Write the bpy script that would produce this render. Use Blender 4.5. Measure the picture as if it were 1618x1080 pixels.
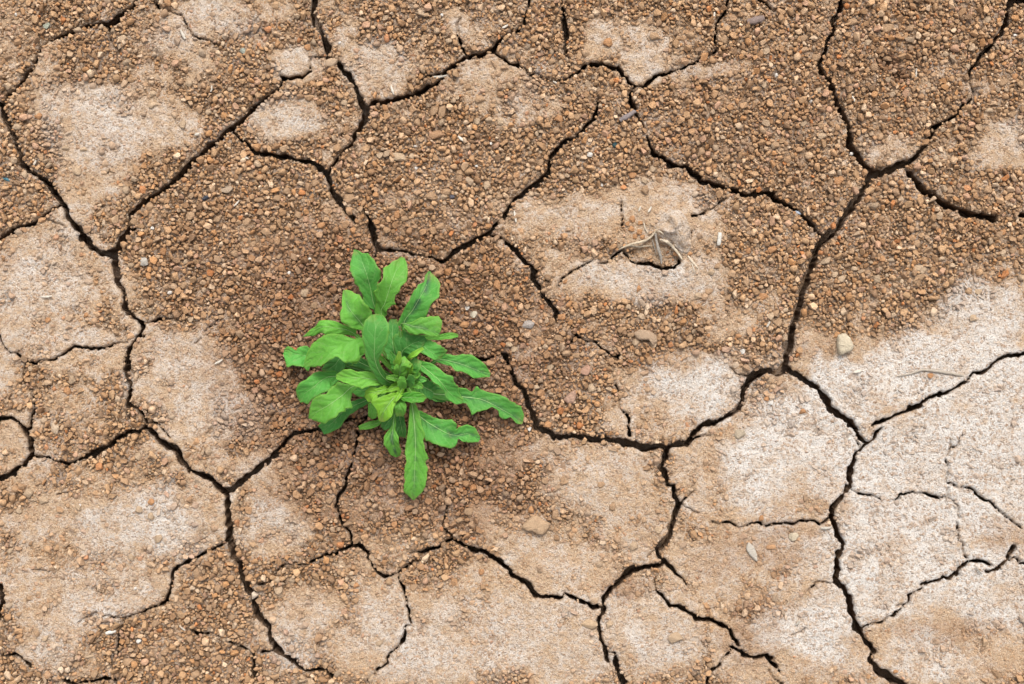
import bpy, bmesh, math, random
import numpy as np
from mathutils import Vector, Matrix, Euler, noise as mnoise

# ------------------------------------------------------------------ scene, camera, light
for o in list(bpy.data.objects):
    bpy.data.objects.remove(o)
scene = bpy.context.scene
COL = scene.collection
S = 0.0006            # metres per pixel of the photograph on the ground
H = 1.40              # camera height
W0, H0 = 1618, 1080

cd = bpy.data.cameras.new('camera')
cam = bpy.data.objects.new('camera', cd)
COL.objects.link(cam)
cam.location = (0, 0, H)
cam.rotation_euler = (0, 0, 0)
cd.sensor_fit = 'HORIZONTAL'
cd.sensor_width = 36
cd.lens = 36 * H / (W0 * S)
cd.clip_start = 0.05
cd.clip_end = 200
scene.camera = cam

SUN_EL, SUN_AZ = math.radians(56), math.radians(8)      # azimuth clockwise from +Y (top of the picture)
world = bpy.data.worlds.new('World')
scene.world = world
world.use_nodes = True
wn, wl = world.node_tree.nodes, world.node_tree.links
for n in list(wn): wn.remove(n)
wo = wn.new('ShaderNodeOutputWorld'); wb = wn.new('ShaderNodeBackground')
sky = wn.new('ShaderNodeTexSky'); sky.sky_type = 'NISHITA'; sky.sun_disc = False
sky.sun_elevation = SUN_EL; sky.sun_rotation = SUN_AZ
sky.air_density = 1.0; sky.dust_density = 4.0
hs = wn.new('ShaderNodeHueSaturation'); hs.inputs['Saturation'].default_value = 0.22   # thin overcast: nearly grey sky
wl.new(sky.outputs[0], hs.inputs['Color']); wl.new(hs.outputs[0], wb.inputs['Color'])
wb.inputs['Strength'].default_value = 0.125
wl.new(wb.outputs[0], wo.inputs[0])

sd_ = bpy.data.lights.new('sun', 'SUN')
sd_.energy = 1.25; sd_.angle = math.radians(16); sd_.color = (1.0, 0.95, 0.88)
sun = bpy.data.objects.new('sun', sd_); COL.objects.link(sun)
sdir = Vector((math.sin(SUN_AZ) * math.cos(SUN_EL), math.cos(SUN_AZ) * math.cos(SUN_EL), math.sin(SUN_EL)))
sun.rotation_euler = sdir.to_track_quat('Z', 'Y').to_euler()
sun.location = (0, 0, 3)

vs = scene.view_settings
vs.view_transform = 'Standard'; vs.look = 'None'; vs.gamma = 1; vs.use_curve_mapping = False
vs.exposure = 0.95
scene.render.resolution_x, scene.render.resolution_y = 1024, 684

rng = np.random.default_rng(7)
random.seed(7)

# ------------------------------------------------------------------ helpers
def P(px, py, z=0.0):
    """the point at height z (metres) that stands over this spot of the plan"""
    f = (H - z) / H
    return Vector(((px - W0 / 2) * S * f, (H0 / 2 - py) * S * f, z))

def tag(o, label=None, cat=None, group=None, kind=None):
    if label: o['label'] = label
    if cat: o['category'] = cat
    if group: o['group'] = group
    if kind: o['kind'] = kind
    return o

_tabs = {}
def vnoise(x, y, lam, seed, sharp=0):
    """smooth value noise in [-1,1], wavelength lam (pixels)"""
    if seed not in _tabs:
        _tabs[seed] = np.random.default_rng(1000 + seed).uniform(-1, 1, (512, 512)).astype(np.float32)
    T = _tabs[seed]
    u = x / lam + 1000.37; v = y / lam + 1000.71
    iu = np.floor(u).astype(np.int32); iv = np.floor(v).astype(np.int32)
    fu = (u - iu).astype(np.float32); fv = (v - iv).astype(np.float32)
    if sharp: fu = np.clip((fu - .5) * sharp + .5, 0, 1); fv = np.clip((fv - .5) * sharp + .5, 0, 1)
    fu = fu * fu * (3 - 2 * fu); fv = fv * fv * (3 - 2 * fv)
    a = T[iv & 511, iu & 511]; b = T[iv & 511, (iu + 1) & 511]
    c = T[(iv + 1) & 511, iu & 511]; d = T[(iv + 1) & 511, (iu + 1) & 511]
    return (a * (1 - fu) + b * fu) * (1 - fv) + (c * (1 - fu) + d * fu) * fv

def sstep(a, b, x):
    t = np.clip((x - a) / (b - a), 0, 1)
    return t * t * (3 - 2 * t)

class NT:
    """small node-tree writer"""
    def __init__(s, name):
        s.m = bpy.data.materials.new(name); s.m.use_nodes = True
        s.n, s.l = s.m.node_tree.nodes, s.m.node_tree.links
        s.b = s.n['Principled BSDF']
    def new(s, t, **kw):
        nd = s.n.new(t)
        for k, v in kw.items(): setattr(nd, k, v)
        return nd
    def attr(s, name, typ='GEOMETRY'):
        a = s.new('ShaderNodeAttribute'); a.attribute_name = name; a.attribute_type = typ
        return a
    def noise(s, vec, scale, detail=3, rough=.6):
        t = s.new('ShaderNodeTexNoise'); t.inputs['Scale'].default_value = scale
        t.inputs['Detail'].default_value = detail; t.inputs['Roughness'].default_value = rough
        if vec is not None: s.l.new(vec, t.inputs['Vector'])
        return t.outputs['Fac']
    def maprange(s, x, a, b, c=0., d=1.):
        t = s.new('ShaderNodeMapRange')
        s.l.new(x, t.inputs[0])
        for i, v in enumerate((a, b, c, d)): t.inputs[i + 1].default_value = v
        return t.outputs[0]
    def math(s, op, a, b=None):
        t = s.new('ShaderNodeMath', operation=op)
        for i, v in enumerate((a, b)):
            if v is None: continue
            if isinstance(v, (int, float)): t.inputs[i].default_value = v
            else: s.l.new(v, t.inputs[i])
        return t.outputs[0]
    def mix(s, f, a, b, blend='MIX'):
        t = s.new('ShaderNodeMix', data_type='RGBA', blend_type=blend)
        for i, v in ((0, f), (6, a), (7, b)):
            if isinstance(v, (int, float)): t.inputs[i].default_value = v
            elif isinstance(v, tuple): t.inputs[i].default_value = (*v, 1) if len(v) == 3 else v
            else: s.l.new(v, t.inputs[i])
        return t.outputs[2]
    def bump(s, h, dist, strength=1.0, normal=None):
        t = s.new('ShaderNodeBump'); t.inputs['Distance'].default_value = dist
        t.inputs['Strength'].default_value = strength
        s.l.new(h, t.inputs['Height'])
        if normal is not None: s.l.new(normal, t.inputs['Normal'])
        return t.outputs[0]

# ------------------------------------------------------------------ materials
BROWN = (0.125, 0.071, 0.036)  # fine soil under the crumbs, gap shade painted into its colour
TAN = (0.438, 0.302, 0.190)
WHITE = (0.610, 0.582, 0.545)
DAMP_SHADE = (0.62, 0.52, 0.48)      # multiplier for moist soil and for shade painted round the plant

def soil_material():
    t = NT('dry_soil')
    geo = t.new('ShaderNodeNewGeometry').outputs['Position']
    bare = t.attr('bare').outputs['Fac']; white = t.attr('white').outputs['Fac']; damp_shade = t.attr('damp_shade').outputs['Fac']
    def N(sc, det=3, r=.65): return t.maprange(t.noise(geo, sc, det, r), .32, .68, -1, 1)      # about -1..1
    n20, n70, n160, n380, n900 = N(22), N(75, 4), N(170, 3), N(420, 3), N(1000, 2)
    def add(a, b, k): return t.math('ADD', a, t.math('MULTIPLY', b, k))
    bb = add(add(add(bare, n70, .10), n160, .22), n380, .22)
    c = t.mix(t.maprange(bb, .10, .50), BROWN, TAN)
    # ochre and pinkish staining of the crust
    c = t.mix(t.maprange(add(n70, n160, .6), .25, 1.1, 0, .45), c, (0.40, 0.255, 0.148))
    c = t.mix(t.maprange(add(n20, n160, .5), .35, 1.2, 0, .35), c, (0.47, 0.325, 0.235))
    # salt bloom
    w = add(add(add(add(white, n20, .22), n70, .36), n160, .28), n380, .18)
    c = t.mix(t.maprange(w, .05, 1.05, 0, .90), c, WHITE)
    # stains over the bloom
    c = t.mix(t.maprange(add(t.math('MULTIPLY', n70, .8), n160, .7), .28, 1.15, 0, .55), c, (0.40, 0.265, 0.160))
    c = t.mix(t.maprange(add(t.math('MULTIPLY', n20, .7), n160, .8), .5, 1.2, 0, .45), c, (0.33, 0.205, 0.118))
    # brown flecks showing through
    c = t.mix(t.maprange(add(n160, n380, .5), .62, 1.05, 0, .75), c, (0.28, 0.168, 0.092))
    c = t.mix(t.maprange(add(n900, n380, .5), .42, .9, 0, .80), c, (0.16, 0.098, 0.056))     # tiny dark grains
    c = t.mix(t.maprange(add(n900, n380, .5), -.45, -.95, 0, .60), c, (0.64, 0.56, 0.465))      # tiny pale grains
    vo = t.new('ShaderNodeTexVoronoi'); vo.inputs['Scale'].default_value = 240; vo.inputs['Randomness'].default_value = 1
    t.l.new(geo, vo.inputs['Vector'])
    vs_ = t.new('ShaderNodeSeparateColor'); t.l.new(vo.outputs['Color'], vs_.inputs[0])
    gr = t.math('MULTIPLY', t.maprange(vs_.outputs[0], .55, .75), t.maprange(vo.outputs['Distance'], .55, .35))   # crumbs baked into the crust
    gc = t.mix(vs_.outputs[1], (0.33, 0.20, 0.115), (0.50, 0.37, 0.26))
    c = t.mix(t.math('MULTIPLY', gr, .55), c, gc)
    dm = t.mix(damp_shade, (1, 1, 1), DAMP_SHADE)
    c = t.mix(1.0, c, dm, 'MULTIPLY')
    t.l.new(c, t.b.inputs['Base Color'])
    t.b.inputs['Roughness'].default_value = .95
    t.b.inputs['Specular IOR Level'].default_value = .15
    hgt = t.math('MULTIPLY', n900, .16)
    hgt = add(add(add(hgt, n380, .34), n160, .22), gr, .35)
    t.l.new(t.bump(hgt, .0014, 1.0), t.b.inputs['Normal'])
    return t.m

def clod_material(name, mode):
    t = NT(name)
    co = t.new('ShaderNodeTexCoord').outputs['Object']
    geo = t.new('ShaderNodeNewGeometry').outputs['Position']
    if mode == 'INST': col = t.attr('tint', 'INSTANCER').outputs['Color']
    else: col = t.new('ShaderNodeObjectInfo').outputs['Color']
    n = t.noise(geo, 420, 4, .7); n2 = t.noise(geo, 1300, 2, .6)
    c = t.mix(t.maprange(n, .35, .7, 0, .35), col, t.mix(1., col, (.62, .52, .46), 'MULTIPLY'))
    c = t.mix(t.maprange(n2, .55, .7, 0, .3), c, (0.55, 0.44, 0.33))
    t.l.new(c, t.b.inputs['Base Color'])
    t.b.inputs['Roughness'].default_value = .9
    t.b.inputs['Specular IOR Level'].default_value = .2
    t.l.new(t.bump(t.math('ADD', n, t.math('MULTIPLY', n2, .6)), .0022, .9), t.b.inputs['Normal'])
    return t.m

def straw_material():
    t = NT('dry_straw')
    geo = t.new('ShaderNodeNewGeometry').outputs['Position']
    col = t.new('ShaderNodeObjectInfo').outputs['Color']
    n = t.noise(geo, 500, 3, .6)
    c = t.mix(t.maprange(n, .35, .7, 0, .6), col, t.mix(1., col, (.55, .5, .45), 'MULTIPLY'))
    t.l.new(c, t.b.inputs['Base Color']); t.b.inputs['Roughness'].default_value = .7
    t.l.new(t.bump(n, .0008, .6), t.b.inputs['Normal'])
    return t.m

def leaf_material():
    t = NT('leaf_green')
    col = t.new('ShaderNodeObjectInfo').outputs['Color']
    uv = t.attr('leafuv').outputs['Vector']
    geo = t.new('ShaderNodeNewGeometry').outputs['Position']
    sp = t.new('ShaderNodeSeparateXYZ'); t.l.new(uv, sp.inputs[0])
    u = sp.outputs[0]; v = sp.outputs[1]; inj = sp.outputs[2]
    au = t.math('ABSOLUTE', u)
    # side veins: stripes slanting towards the tip
    wob = t.math('MULTIPLY', t.noise(geo, 120, 2), .10)
    ph = t.math('ADD', t.math('SUBTRACT', v, t.math('MULTIPLY', au, .16)), wob)
    st = t.math('SINE', t.math('MULTIPLY', ph, 62.))
    vein = t.maprange(st, .80, 1.0)
    n1 = t.noise(geo, 90, 4, .65); n2 = t.noise(geo, 420, 3, .65)
    c = t.mix(t.maprange(n1, .35, .7, 0, .5), col, t.mix(1., col, (.62, .74, .55), 'MULTIPLY'))
    c = t.mix(t.maprange(n2, .5, .75, 0, .4), c, t.mix(1., col, (1.45, 1.2, 1.3), 'MULTIPLY'))
    c = t.mix(t.math('MULTIPLY', vein, .22), c, (.20, .40, .12))
    # yellower margin and base
    c = t.mix(t.maprange(au, .80, 1.0, 0, .35), c, (.20, .36, .05))
    c = t.mix(t.maprange(v, .42, .18, 0, .35), c, (.17, .32, .05))
    # purplish brown bruises beside the midrib of some leaves
    br = t.math('MULTIPLY', t.maprange(au, .40, .05), t.math('MULTIPLY', inj, t.maprange(n1, .36, .52)))
    c = t.mix(t.math('MULTIPLY', br, .9), c, (.032, .055, .05))
    # dust and yellowed spots
    c = t.mix(t.maprange(t.noise(geo, 160, 4, .75), .56, .74, 0, .38), c, (.27, .33, .13))
    c = t.mix(t.math('MULTIPLY', t.maprange(v, .90, 1.0), t.maprange(n1, .45, .65, 0, .7)), c, (.30, .30, .08))
    t.l.new(c, t.b.inputs['Base Color'])
    t.b.inputs['Roughness'].default_value = .62
    t.b.inputs['Specular IOR Level'].default_value = .28
    hgt = t.math('ADD', t.math('MULTIPLY', st, -.30), t.math('ADD', t.math('MULTIPLY', n2, 1.0), t.math('MULTIPLY', n1, 1.2)))
    t.l.new(t.bump(hgt, .0012, .55), t.b.inputs['Normal'])
    tr = t.new('ShaderNodeBsdfTranslucent'); t.l.new(t.mix(1., c, (1.3, 1.35, .6), 'MULTIPLY'), tr.inputs['Color'])
    ms = t.new('ShaderNodeMixShader'); ms.inputs[0].default_value = .20
    t.l.new(t.b.outputs[0], ms.inputs[1]); t.l.new(tr.outputs[0], ms.inputs[2])
    t.l.new(ms.outputs[0], t.n['Material Output'].inputs['Surface'])
    return t.m

def plain(name, col, rough=.7, var=.35):
    t = NT(name)
    geo = t.new('ShaderNodeNewGeometry').outputs['Position']
    n = t.noise(geo, 350, 4, .65)
    c = t.mix(t.maprange(n, .35, .7, 0, var), col, tuple(x * .55 for x in col))
    t.l.new(c, t.b.inputs['Base Color']); t.b.inputs['Roughness'].default_value = rough
    t.l.new(t.bump(n, .0008, .5), t.b.inputs['Normal'])
    return t.m

M_SOIL = soil_material()
M_CRUMB = clod_material('soil_crumb', 'INST')
M_CLOD = clod_material('soil_clod', 'OBJ')
M_STRAW = straw_material()
M_LEAF = leaf_material()
M_RIB = plain('leaf_midrib', (.29, .48, .16), .55, .2)
M_STEM = plain('plant_stem', (.20, .33, .09), .6)

# ------------------------------------------------------------------ the crack network (traced), tile by tile: x, y, width in thirds of a pixel
CR = {}
CR[(0, 0)] = [
 [(660,-40,12),(645,0,10),(625,30,14),(575,60,16),(545,85,22),(515,110,20),(470,108,16),(440,118,14),(400,125,10),(350,140,12),(300,165,18),(245,185,14),(210,205,8),(185,240,8),(172,285,14),(155,325,16),(120,355,16),(90,400,16),(45,440,14),(25,475,14),(8,495,25)],
 [(-60,470,16),(8,495,28),(20,560,26),(45,620,26),(75,680,28),(95,730,26),(100,770,24),(130,810,24),(180,835,24),(225,870,28),(265,920,28),(300,970,26),(315,1020,24),(345,1060,26),(370,1080,28)],
 [(515,110,12),(512,150,6),(520,200,5),(550,235,5),(552,270,3)],
 [(715,-40,8),(730,0,8),(745,30,8),(800,48,6),(860,62,8),(868,95,8),(880,130,8),(915,175,8),(960,182,8),(1000,195,8),(1040,212,6)],
 [(1260,470,16),(1230,490,18),(1190,525,22),(1160,560,20),(1105,605,24),(1050,650,26),(990,690,28),(940,735,26),(890,785,28),(860,825,26),(815,860,26),(760,905,26),(700,940,22),(650,980,24),(620,1010,18),(608,1045,12),(605,1080,14)],
 [(285,965,10),(270,970,12),(230,1000,14),(200,1030,14),(150,1055,14),(100,1075,12),(65,1085,18)],
 [(1105,632,12),(1150,665,14),(1195,705,14),(1230,720,14),(1260,725,14)],
 [(225,1045,4),(270,1060,4),(310,1075,4)]]
CR[(400, 0)] = [
 [(295,-60,30),(290,0,30),(285,60,26),(300,110,22),(325,165,26),(345,215,26),(350,265,22),(375,285,14),(405,290,20),(430,335,24),(470,380,26),(490,430,26),(510,475,24),(540,515,28),(520,570,24),(490,630,24),(470,685,20),(430,715,14),(395,755,14),(365,800,8),(352,818,6)],
 [(345,258,10),(300,265,8),(275,275,7),(270,310,4),(272,335,12),(230,365,14),(190,365,14),(145,370,14),(120,415,14),(80,450,14),(40,480,14),(5,500,16)],
 [(145,370,10),(125,355,7)],
 [(545,500,10),(570,485,20),(620,482,22),(680,470,22),(740,455,22),(790,435,20),(830,405,14),(865,390,10),(890,372,6),(905,340,12),(950,310,20),(1000,270,20),(1040,260,22),(1080,262,18),(1130,235,22),(1160,205,20),(1200,165,14),(1230,150,14),(1260,148,12)],
 [(800,378,4),(830,358,8),(880,352,6)],
 [(1010,250,12),(985,200,12),(970,160,8),(972,110,8),(985,80,4)],[(1020,50,6),(1018,0,6),(1020,-40,6)],
 [(1130,235,6),(1150,248,8),(1185,275,10),(1225,300,10),(1255,308,12)],
 [(0,720,16),(60,722,18),(110,738,20),(180,750,20),(240,760,20),(300,775,20),(340,810,26),(360,850,26),(370,900,26),(400,940,28),(430,985,24),(460,1015,20),(480,1050,14)],
 [(500,975,3),(520,990,6),(545,1020,14),(555,1060,20),(562,1085,20)],
 [(1140,1075,18),(1190,1030,18),(1215,990,18),(1225,960,14),(1260,930,14)]]
CR[(800, 0)] = [
 [(60,148,12),(0,162,8)],
 [(120,-50,12),(108,0,12),(95,65,12),(80,105,14),(60,140,14),(40,150,8)],
 [(20,300,12),(50,312,10),(90,325,6),(100,355,4),(150,355,6),(180,372,8),(230,382,5),(250,385,10),(290,378,10),(320,350,10),(360,315,12),(400,305,14),(450,305,14),(500,320,18),(540,325,22),(565,360,22),(580,385,20),(605,400,14)],
 [(0,1005,14),(25,955,14),(60,935,16),(105,900,18),(140,870,18),(190,825,18),(205,790,16),(205,745,18),(225,715,20),(270,680,18),(310,655,14),(345,630,10),(375,600,14),(420,550,14),(430,490,8),(440,460,4)],
 [(250,-40,14),(258,0,14),(265,50,14),(272,100,18),(290,150,16),(280,200,14),(285,240,14),(292,268,6)],
 [(1070,-40,8),(1060,0,8),(1040,50,10),(1015,90,10),(1000,130,10),(995,180,12),(995,230,12),(975,258,8),(930,272,10),(870,300,12),(840,318,14),(790,335,12),(725,348,14),(690,380,16),(650,412,12),(605,402,8)],
 [(605,400,14),(588,430,12),(588,480,14),(600,512,18),(625,545,12),(660,600,8),(670,650,10),(680,690,10),(700,730,20),(750,750,22),(790,785,26),(820,790,16),(860,795,22),(900,835,26),(950,865,26),(1000,885,24),(1050,900,18),(1090,900,18),(1130,920,28),(1180,925,30),(1215,915,16),(1260,912,20)],
 [(875,1025,12),(910,1025,10),(950,1000,12),(1000,975,10),(1040,940,6)],
 [(540,960,5),(550,1010,7),(548,1080,7)],
 [(1190,-40,14),(1205,0,14),(1240,25,12),(1275,50,6)]]
CR[(1198, 0)] = [
 [(415,-50,16),(400,0,16),(380,60,16),(358,105,18),(365,145,16),(330,195,14),(320,250,14),(290,300,20),(300,340,22),(340,385,26),(355,430,26),(380,490,26),(410,550,28),(425,600,26),(435,660,26),(430,695,26),(465,730,26),(490,765,22),(530,800,20),(555,820,26)],
 [(1195,5,30),(1230,0,40),(1290,-15,44)],[(1180,-40,30),(1195,0,28)],
 [(1195,0,20),(1185,60,16),(1180,110,18),(1150,165,18),(1100,220,18),(1060,265,16),(1042,300,14),(1000,335,10),(1000,385,6),(1025,440,8),(1000,485,14),(960,505,14),(948,540,14),(920,550,12),(870,585,14),(825,600,18),(820,640,18),(800,685,18),(770,715,22),(745,745,20),(715,770,26),(660,785,36),(610,810,42),(570,822,44),(530,835,38),(510,880,36),(480,930,36),(440,985,34),(400,1045,34),(380,1080,34)],
 [(700,800,8),(720,820,30),(755,855,26),(785,900,28),(840,940,30),(900,970,30),(960,1000,30),(1010,1020,30),(1060,1025,28),(1125,1030,24)],
 [(1245,1020,14),(1275,1025,22),(1320,1030,22)],
 [(15,912,18),(60,925,16),(100,950,18),(150,975,18),(190,1000,14),(230,1040,18),(260,1075,20)]]
CR[(0, 360)] = [
 [(370,0,28),(395,45,30),(435,90,32),(480,112,32),(540,115,36)],
 [(610,0,16),(598,20,22),(570,70,26),(540,112,26)],[(598,20,12),(635,5,16)],
 [(65,5,18),(30,30,20),(0,55,22),(-60,90,22)],
 [(500,112,30),(535,130,32),(550,180,26),(550,250,24),(580,290,24),(590,340,24),(580,375,24),(610,405,24),(650,430,22),(675,455,24),(665,510,26),(630,545,26),(605,580,26),(600,640,26),(600,690,18),(615,740,20),(612,800,20),(612,840,24),(650,850,8),(680,880,20),(695,920,24),(690,945,20),(740,990,24),(770,1020,28),(820,1040,30),(850,1070,26),(855,1085,26)],
 [(605,845,8),(605,880,8),(610,910,5)],
 [(695,920,10),(740,915,10),(770,955,10),(800,990,6)],
 [(690,945,10),(660,970,10),(630,962,14),(600,970,14),(550,1010,18),(500,1045,20),(450,1065,20),(400,1085,18)],
 [(145,1085,22),(145,1040,22),(130,980,24),(100,930,16),(60,905,16),(0,905,18),(-50,900,18)],
 [(130,960,12),(145,945,14),(155,890,14),(165,860,6),(155,810,6),(145,760,5)],
 [(-40,490,10),(0,510,10),(15,560,8),(50,590,8),(95,610,10),(115,640,14),(165,635,14),(200,630,14),(250,628,14),(300,590,12),(350,565,10),(400,570,14),(450,575,12),(490,565,10),(540,545,8),(600,533,8)],
 [(115,640,8),(115,690,8),(115,740,5)],
 [(680,458,8),(740,440,8),(800,430,8),(850,435,6),(885,450,4)],
 [(975,485,5),(1010,455,8),(1060,408,6)],[(920,550,4),(950,525,4)],[(590,470,5),(600,540,5)]]
CR[(400, 360)] = [
 [(562,0,22),(575,50,28),(590,100,26),(575,135,8)],
 [(590,95,18),(640,100,14),(690,108,12),(740,118,14),(790,130,12),(840,142,10),(895,160,12),(935,130,18),(960,105,20),(1020,75,22),(1070,50,20),(1110,35,18),(1140,0,20)],
 [(1110,35,7),(1140,40,8),(1180,48,9),(1210,75,16),(1260,125,18)],
 [(1060,620,14),(1100,625,14),(1150,600,14),(1190,605,18),(1210,630,14),(1225,680,14),(1255,745,14)],
 [(540,900,10),(420,920,12),(300,955,12),(240,965,18),(190,980,18),(150,1015,18),(100,1080,22)],
 [(540,900,8),(500,950,10),(490,1000,14),(472,1085,13)]]
CR[(800, 360)] = [
 [(0,70,18),(50,120,18),(100,170,18),(130,200,22),(140,260,22),(165,310,20),(200,345,20),(235,380,20),(240,420,16),(232,440,10)],
 [(-20,605,10),(10,640,14),(30,680,14),(40,715,14),(65,750,18),(95,790,20),(110,840,22),(130,890,24),(155,945,26),(180,965,20),(230,990,24),(290,988,24),(340,985,22),(400,1003,22),(460,1000,20),(520,1012,24),(570,1020,28),(620,1025,26),(660,1040,28),(710,1035,26),(755,1045,28),(800,1025,24),(850,1025,26),(880,1000,24),(890,960,18),(940,930,22),(990,925,24),(1040,895,28),(1095,865,28),(1125,810,26),(1135,760,26),(1160,710,24),(1190,685,28),(1225,675,28),(1260,680,24)],
 [(755,1045,24),(752,1085,24)],
 [(885,1005,10),(930,985,10),(965,980,6)],
 [(520,740,10),(530,790,6),(540,850,5),(575,890,14),(580,940,10),(588,985,14)],
 [(330,510,14),(300,550,8),(285,570,4)],[(330,515,12),(370,530,8),(430,545,10),(460,580,12),(500,605,12),(540,615,10)],
 [(410,145,6),(380,170,8),(340,195,8),(300,215,8),(265,245,8),(245,285,6)],
 [(440,165,6),(490,155,8),(520,125,12),(555,108,14),(580,140,10),(620,165,14),(690,170,16),(740,200,14),(790,185,14),(820,165,12),(825,150,8)],
 [(875,20,10),(865,60,8)],
 [(1065,665,6),(1085,690,6),(1110,705,8),(1145,705,8)]]
CR[(1198, 360)] = [
 [(380,0,34),(320,50,40),(280,100,34),(255,170,36),(235,240,36),(210,300,38),(200,360,38),(180,430,36),(160,500,34),(145,570,36),(125,640,36),(110,685,36)],
 [(260,-5,20),(290,25,22),(320,45,30)],
 [(0,690,26),(50,675,22),(90,685,24),(110,685,30)],
 [(110,685,32),(145,670,24),(190,695,28),(240,730,30),(290,765,30),(320,805,30),(345,855,32),(400,895,30),(435,920,30),(465,960,26),(490,1000,18),(520,1020,12),(545,1000,14),(560,970,12),(585,955,10)],
 [(520,1020,12),(490,1050,16),(465,1070,22),(460,1085,22)],
 [(535,942,6),(570,920,16),(620,905,16),(680,870,14),(720,855,20),(770,845,20),(810,805,20),(860,785,20),(920,770,18),(960,740,16),(1005,710,12),(1020,690,14),(1080,680,18),(1120,640,16),(1170,612,18),(1220,600,18),(1270,590,20),(1320,575,20)],
 [(475,1015,6),(482,1045,7)],[(140,690,6),(150,715,3)],
 [(900,1080,6),(910,1045,6),(950,1030,5),(970,985,4)],[(910,1045,4),(915,1000,3)]]
CR[(0, 720)] = [
 [(850,0,26),(880,50,26),(910,75,28),(960,90,28),(1000,95,28),(1020,130,30),(1060,168,34),(1075,200,30),(1080,260,30),(1085,330,32),(1085,400,28),(1110,440,26),(1110,490,24),(1140,520,22),(1150,570,24),(1170,620,24),(1200,660,26),(1210,700,24),(1215,745,22),(1240,785,20)],
 [(1305,-5,24),(1250,40,24),(1200,80,26),(1150,125,28),(1100,160,28),(1060,170,28)],
 [(440,0,18),(380,20,14),(320,40,12),(270,35,14),(230,15,14),(190,5,14),(145,0,20),(110,50,22),(60,75,22),(20,100,22),(-60,135,22)],
 [(318,42,8),(310,70,7),(295,100,4)],[(270,190,4),(300,178,5),(325,188,4)],
 [(1085,400,20),(1050,425,12),(1000,445,14),(960,465,14),(920,488,10),(890,495,14),(850,520,16),(820,550,16),(810,600,12),(800,650,12),(785,695,14),(750,715,10),(710,722,8),(670,745,5),(590,770,8),(540,765,8),(480,762,8)],
 [(590,770,10),(575,815,8),(560,850,12),(565,890,10),(555,930,8),(530,960,6),(530,1000,5)],
 [(-5,620,20),(8,700,22),(-5,780,20)],[(15,780,6),(35,830,6)],
 [(-40,920,14),(0,940,14),(20,955,14),(60,940,12),(100,955,12),(130,985,14),(150,1010,10)],
 [(300,1070,18),(350,1082,14),(430,1075,12),(490,1052,14),(540,1060,12),(560,1090,8)],
 [(890,830,8),(930,845,10),(1000,845,6),(1050,858,6)],[(1085,880,10),(1130,905,10),(1170,925,8),(1200,940,8),(1205,990,8),(1200,1040,8)],
 [(370,795,4),(410,760,5),(455,742,4)],[(150,545,3),(190,545,4),(225,550,3)]]
CR[(400, 720)] = [
 [(105,-5,24),(60,35,26),(20,70,26),(0,85,26)],
 [(0,690,26),(15,730,24),(40,775,18),(70,810,22),(85,860,20),(100,910,24),(140,950,24),(190,970,20),(220,1005,16),(270,1022,14),(320,1012,12),(350,1012,12),(375,1045,14)],
 [(20,610,8),(70,608,8),(100,590,8),(125,545,8),(150,520,6),(195,512,6),(240,518,5),(270,512,10),(310,490,12),(350,472,12),(390,470,12),(430,440,12),(470,425,14),(510,425,16),(530,450,14),(550,465,12),(545,490,6),(570,520,12),(590,550,14),(615,572,14),(660,570,12),(690,558,10)],
 [(470,-5,13),(470,30,14),(450,80,14),(440,140,14),(410,190,12),(395,240,14),(408,285,14),(420,330,10),(455,360,8),(470,420,10)],
 [(690,558,12),(685,590,14),(710,620,12),(725,650,12),(725,690,14),(740,730,12),(740,770,14),(748,800,8),(725,805,8),(720,840,12),(700,890,14),(680,915,8),(640,945,10),(632,985,14),(590,1010,10),(580,1030,8),(545,1060,8),(535,1090,6)],
 [(690,558,10),(715,545,14),(745,520,8),(790,495,6)],
 [(745,465,8),(790,455,10),(840,440,14),(880,438,12),(915,415,14),(950,398,12),(990,425,14),(1040,438,18),(1090,455,20),(1150,490,20),(1190,525,20),(1230,560,18),(1265,595,18)],
 [(950,398,8),(930,370,7),(905,345,8),(912,290,10),(918,200,8),(915,160,5)],
 [(35,932,10),(70,925,10),(105,920,12)],[(-3,960,9),(0,1050,10)],
 [(1090,150,4),(1130,120,5),(1165,100,4)]]
CR[(800, 720)] = [
 [(0,535,18),(40,570,22),(80,600,22),(120,630,22),(140,660,22),(180,668,16),(220,665,16),(265,672,12),(275,648,12),(310,670,22),(350,690,20),(385,705,20),(415,725,18),(440,715,14),(465,705,12)],
 [(752,-5,26),(740,50,24),(755,100,24),(772,145,16),(795,145,20),(800,190,26),(815,235,28),(800,270,28),(790,320,28),(775,370,26),(750,415,26),(715,445,26),(730,480,16),(750,505,14),(720,525,18),(650,525,24),(590,545,28),(560,575,26),(530,605,24),(490,635,26),(465,685,26),(460,720,20),(450,770,20),(440,825,18),(455,870,22),(470,920,24),(480,980,12)],
 [(700,455,6),(685,470,6),(670,480,5)],
 [(480,935,6),(515,935,12),(515,985,24),(535,1040,24),(550,1065,22),(590,1072,14)],[(550,1065,16),(560,1120,14)],
 [(750,505,12),(790,540,16),(830,580,14),(855,615,8)],
 [(700,590,5),(712,630,8),(750,675,12),(785,715,14),(820,715,18),(880,745,20),(910,780,20),(970,785,20),(1020,805,20),(1060,835,20),(1090,880,16),(1100,900,10)],
 [(1070,900,10),(1100,920,16),(1130,950,20),(1180,958,16),(1230,950,18),(1260,960,18)],
 [(1075,915,8),(1030,960,10),(990,1005,12),(960,1040,12),(940,1090,12)],
 [(830,230,12),(855,190,8),(885,165,6)],[(830,230,8),(880,260,6),(910,270,5)],
 [(970,320,6),(1010,330,6),(1060,318,10),(1100,340,8),(1150,328,8),(1210,318,10),(1240,328,10)]]
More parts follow.
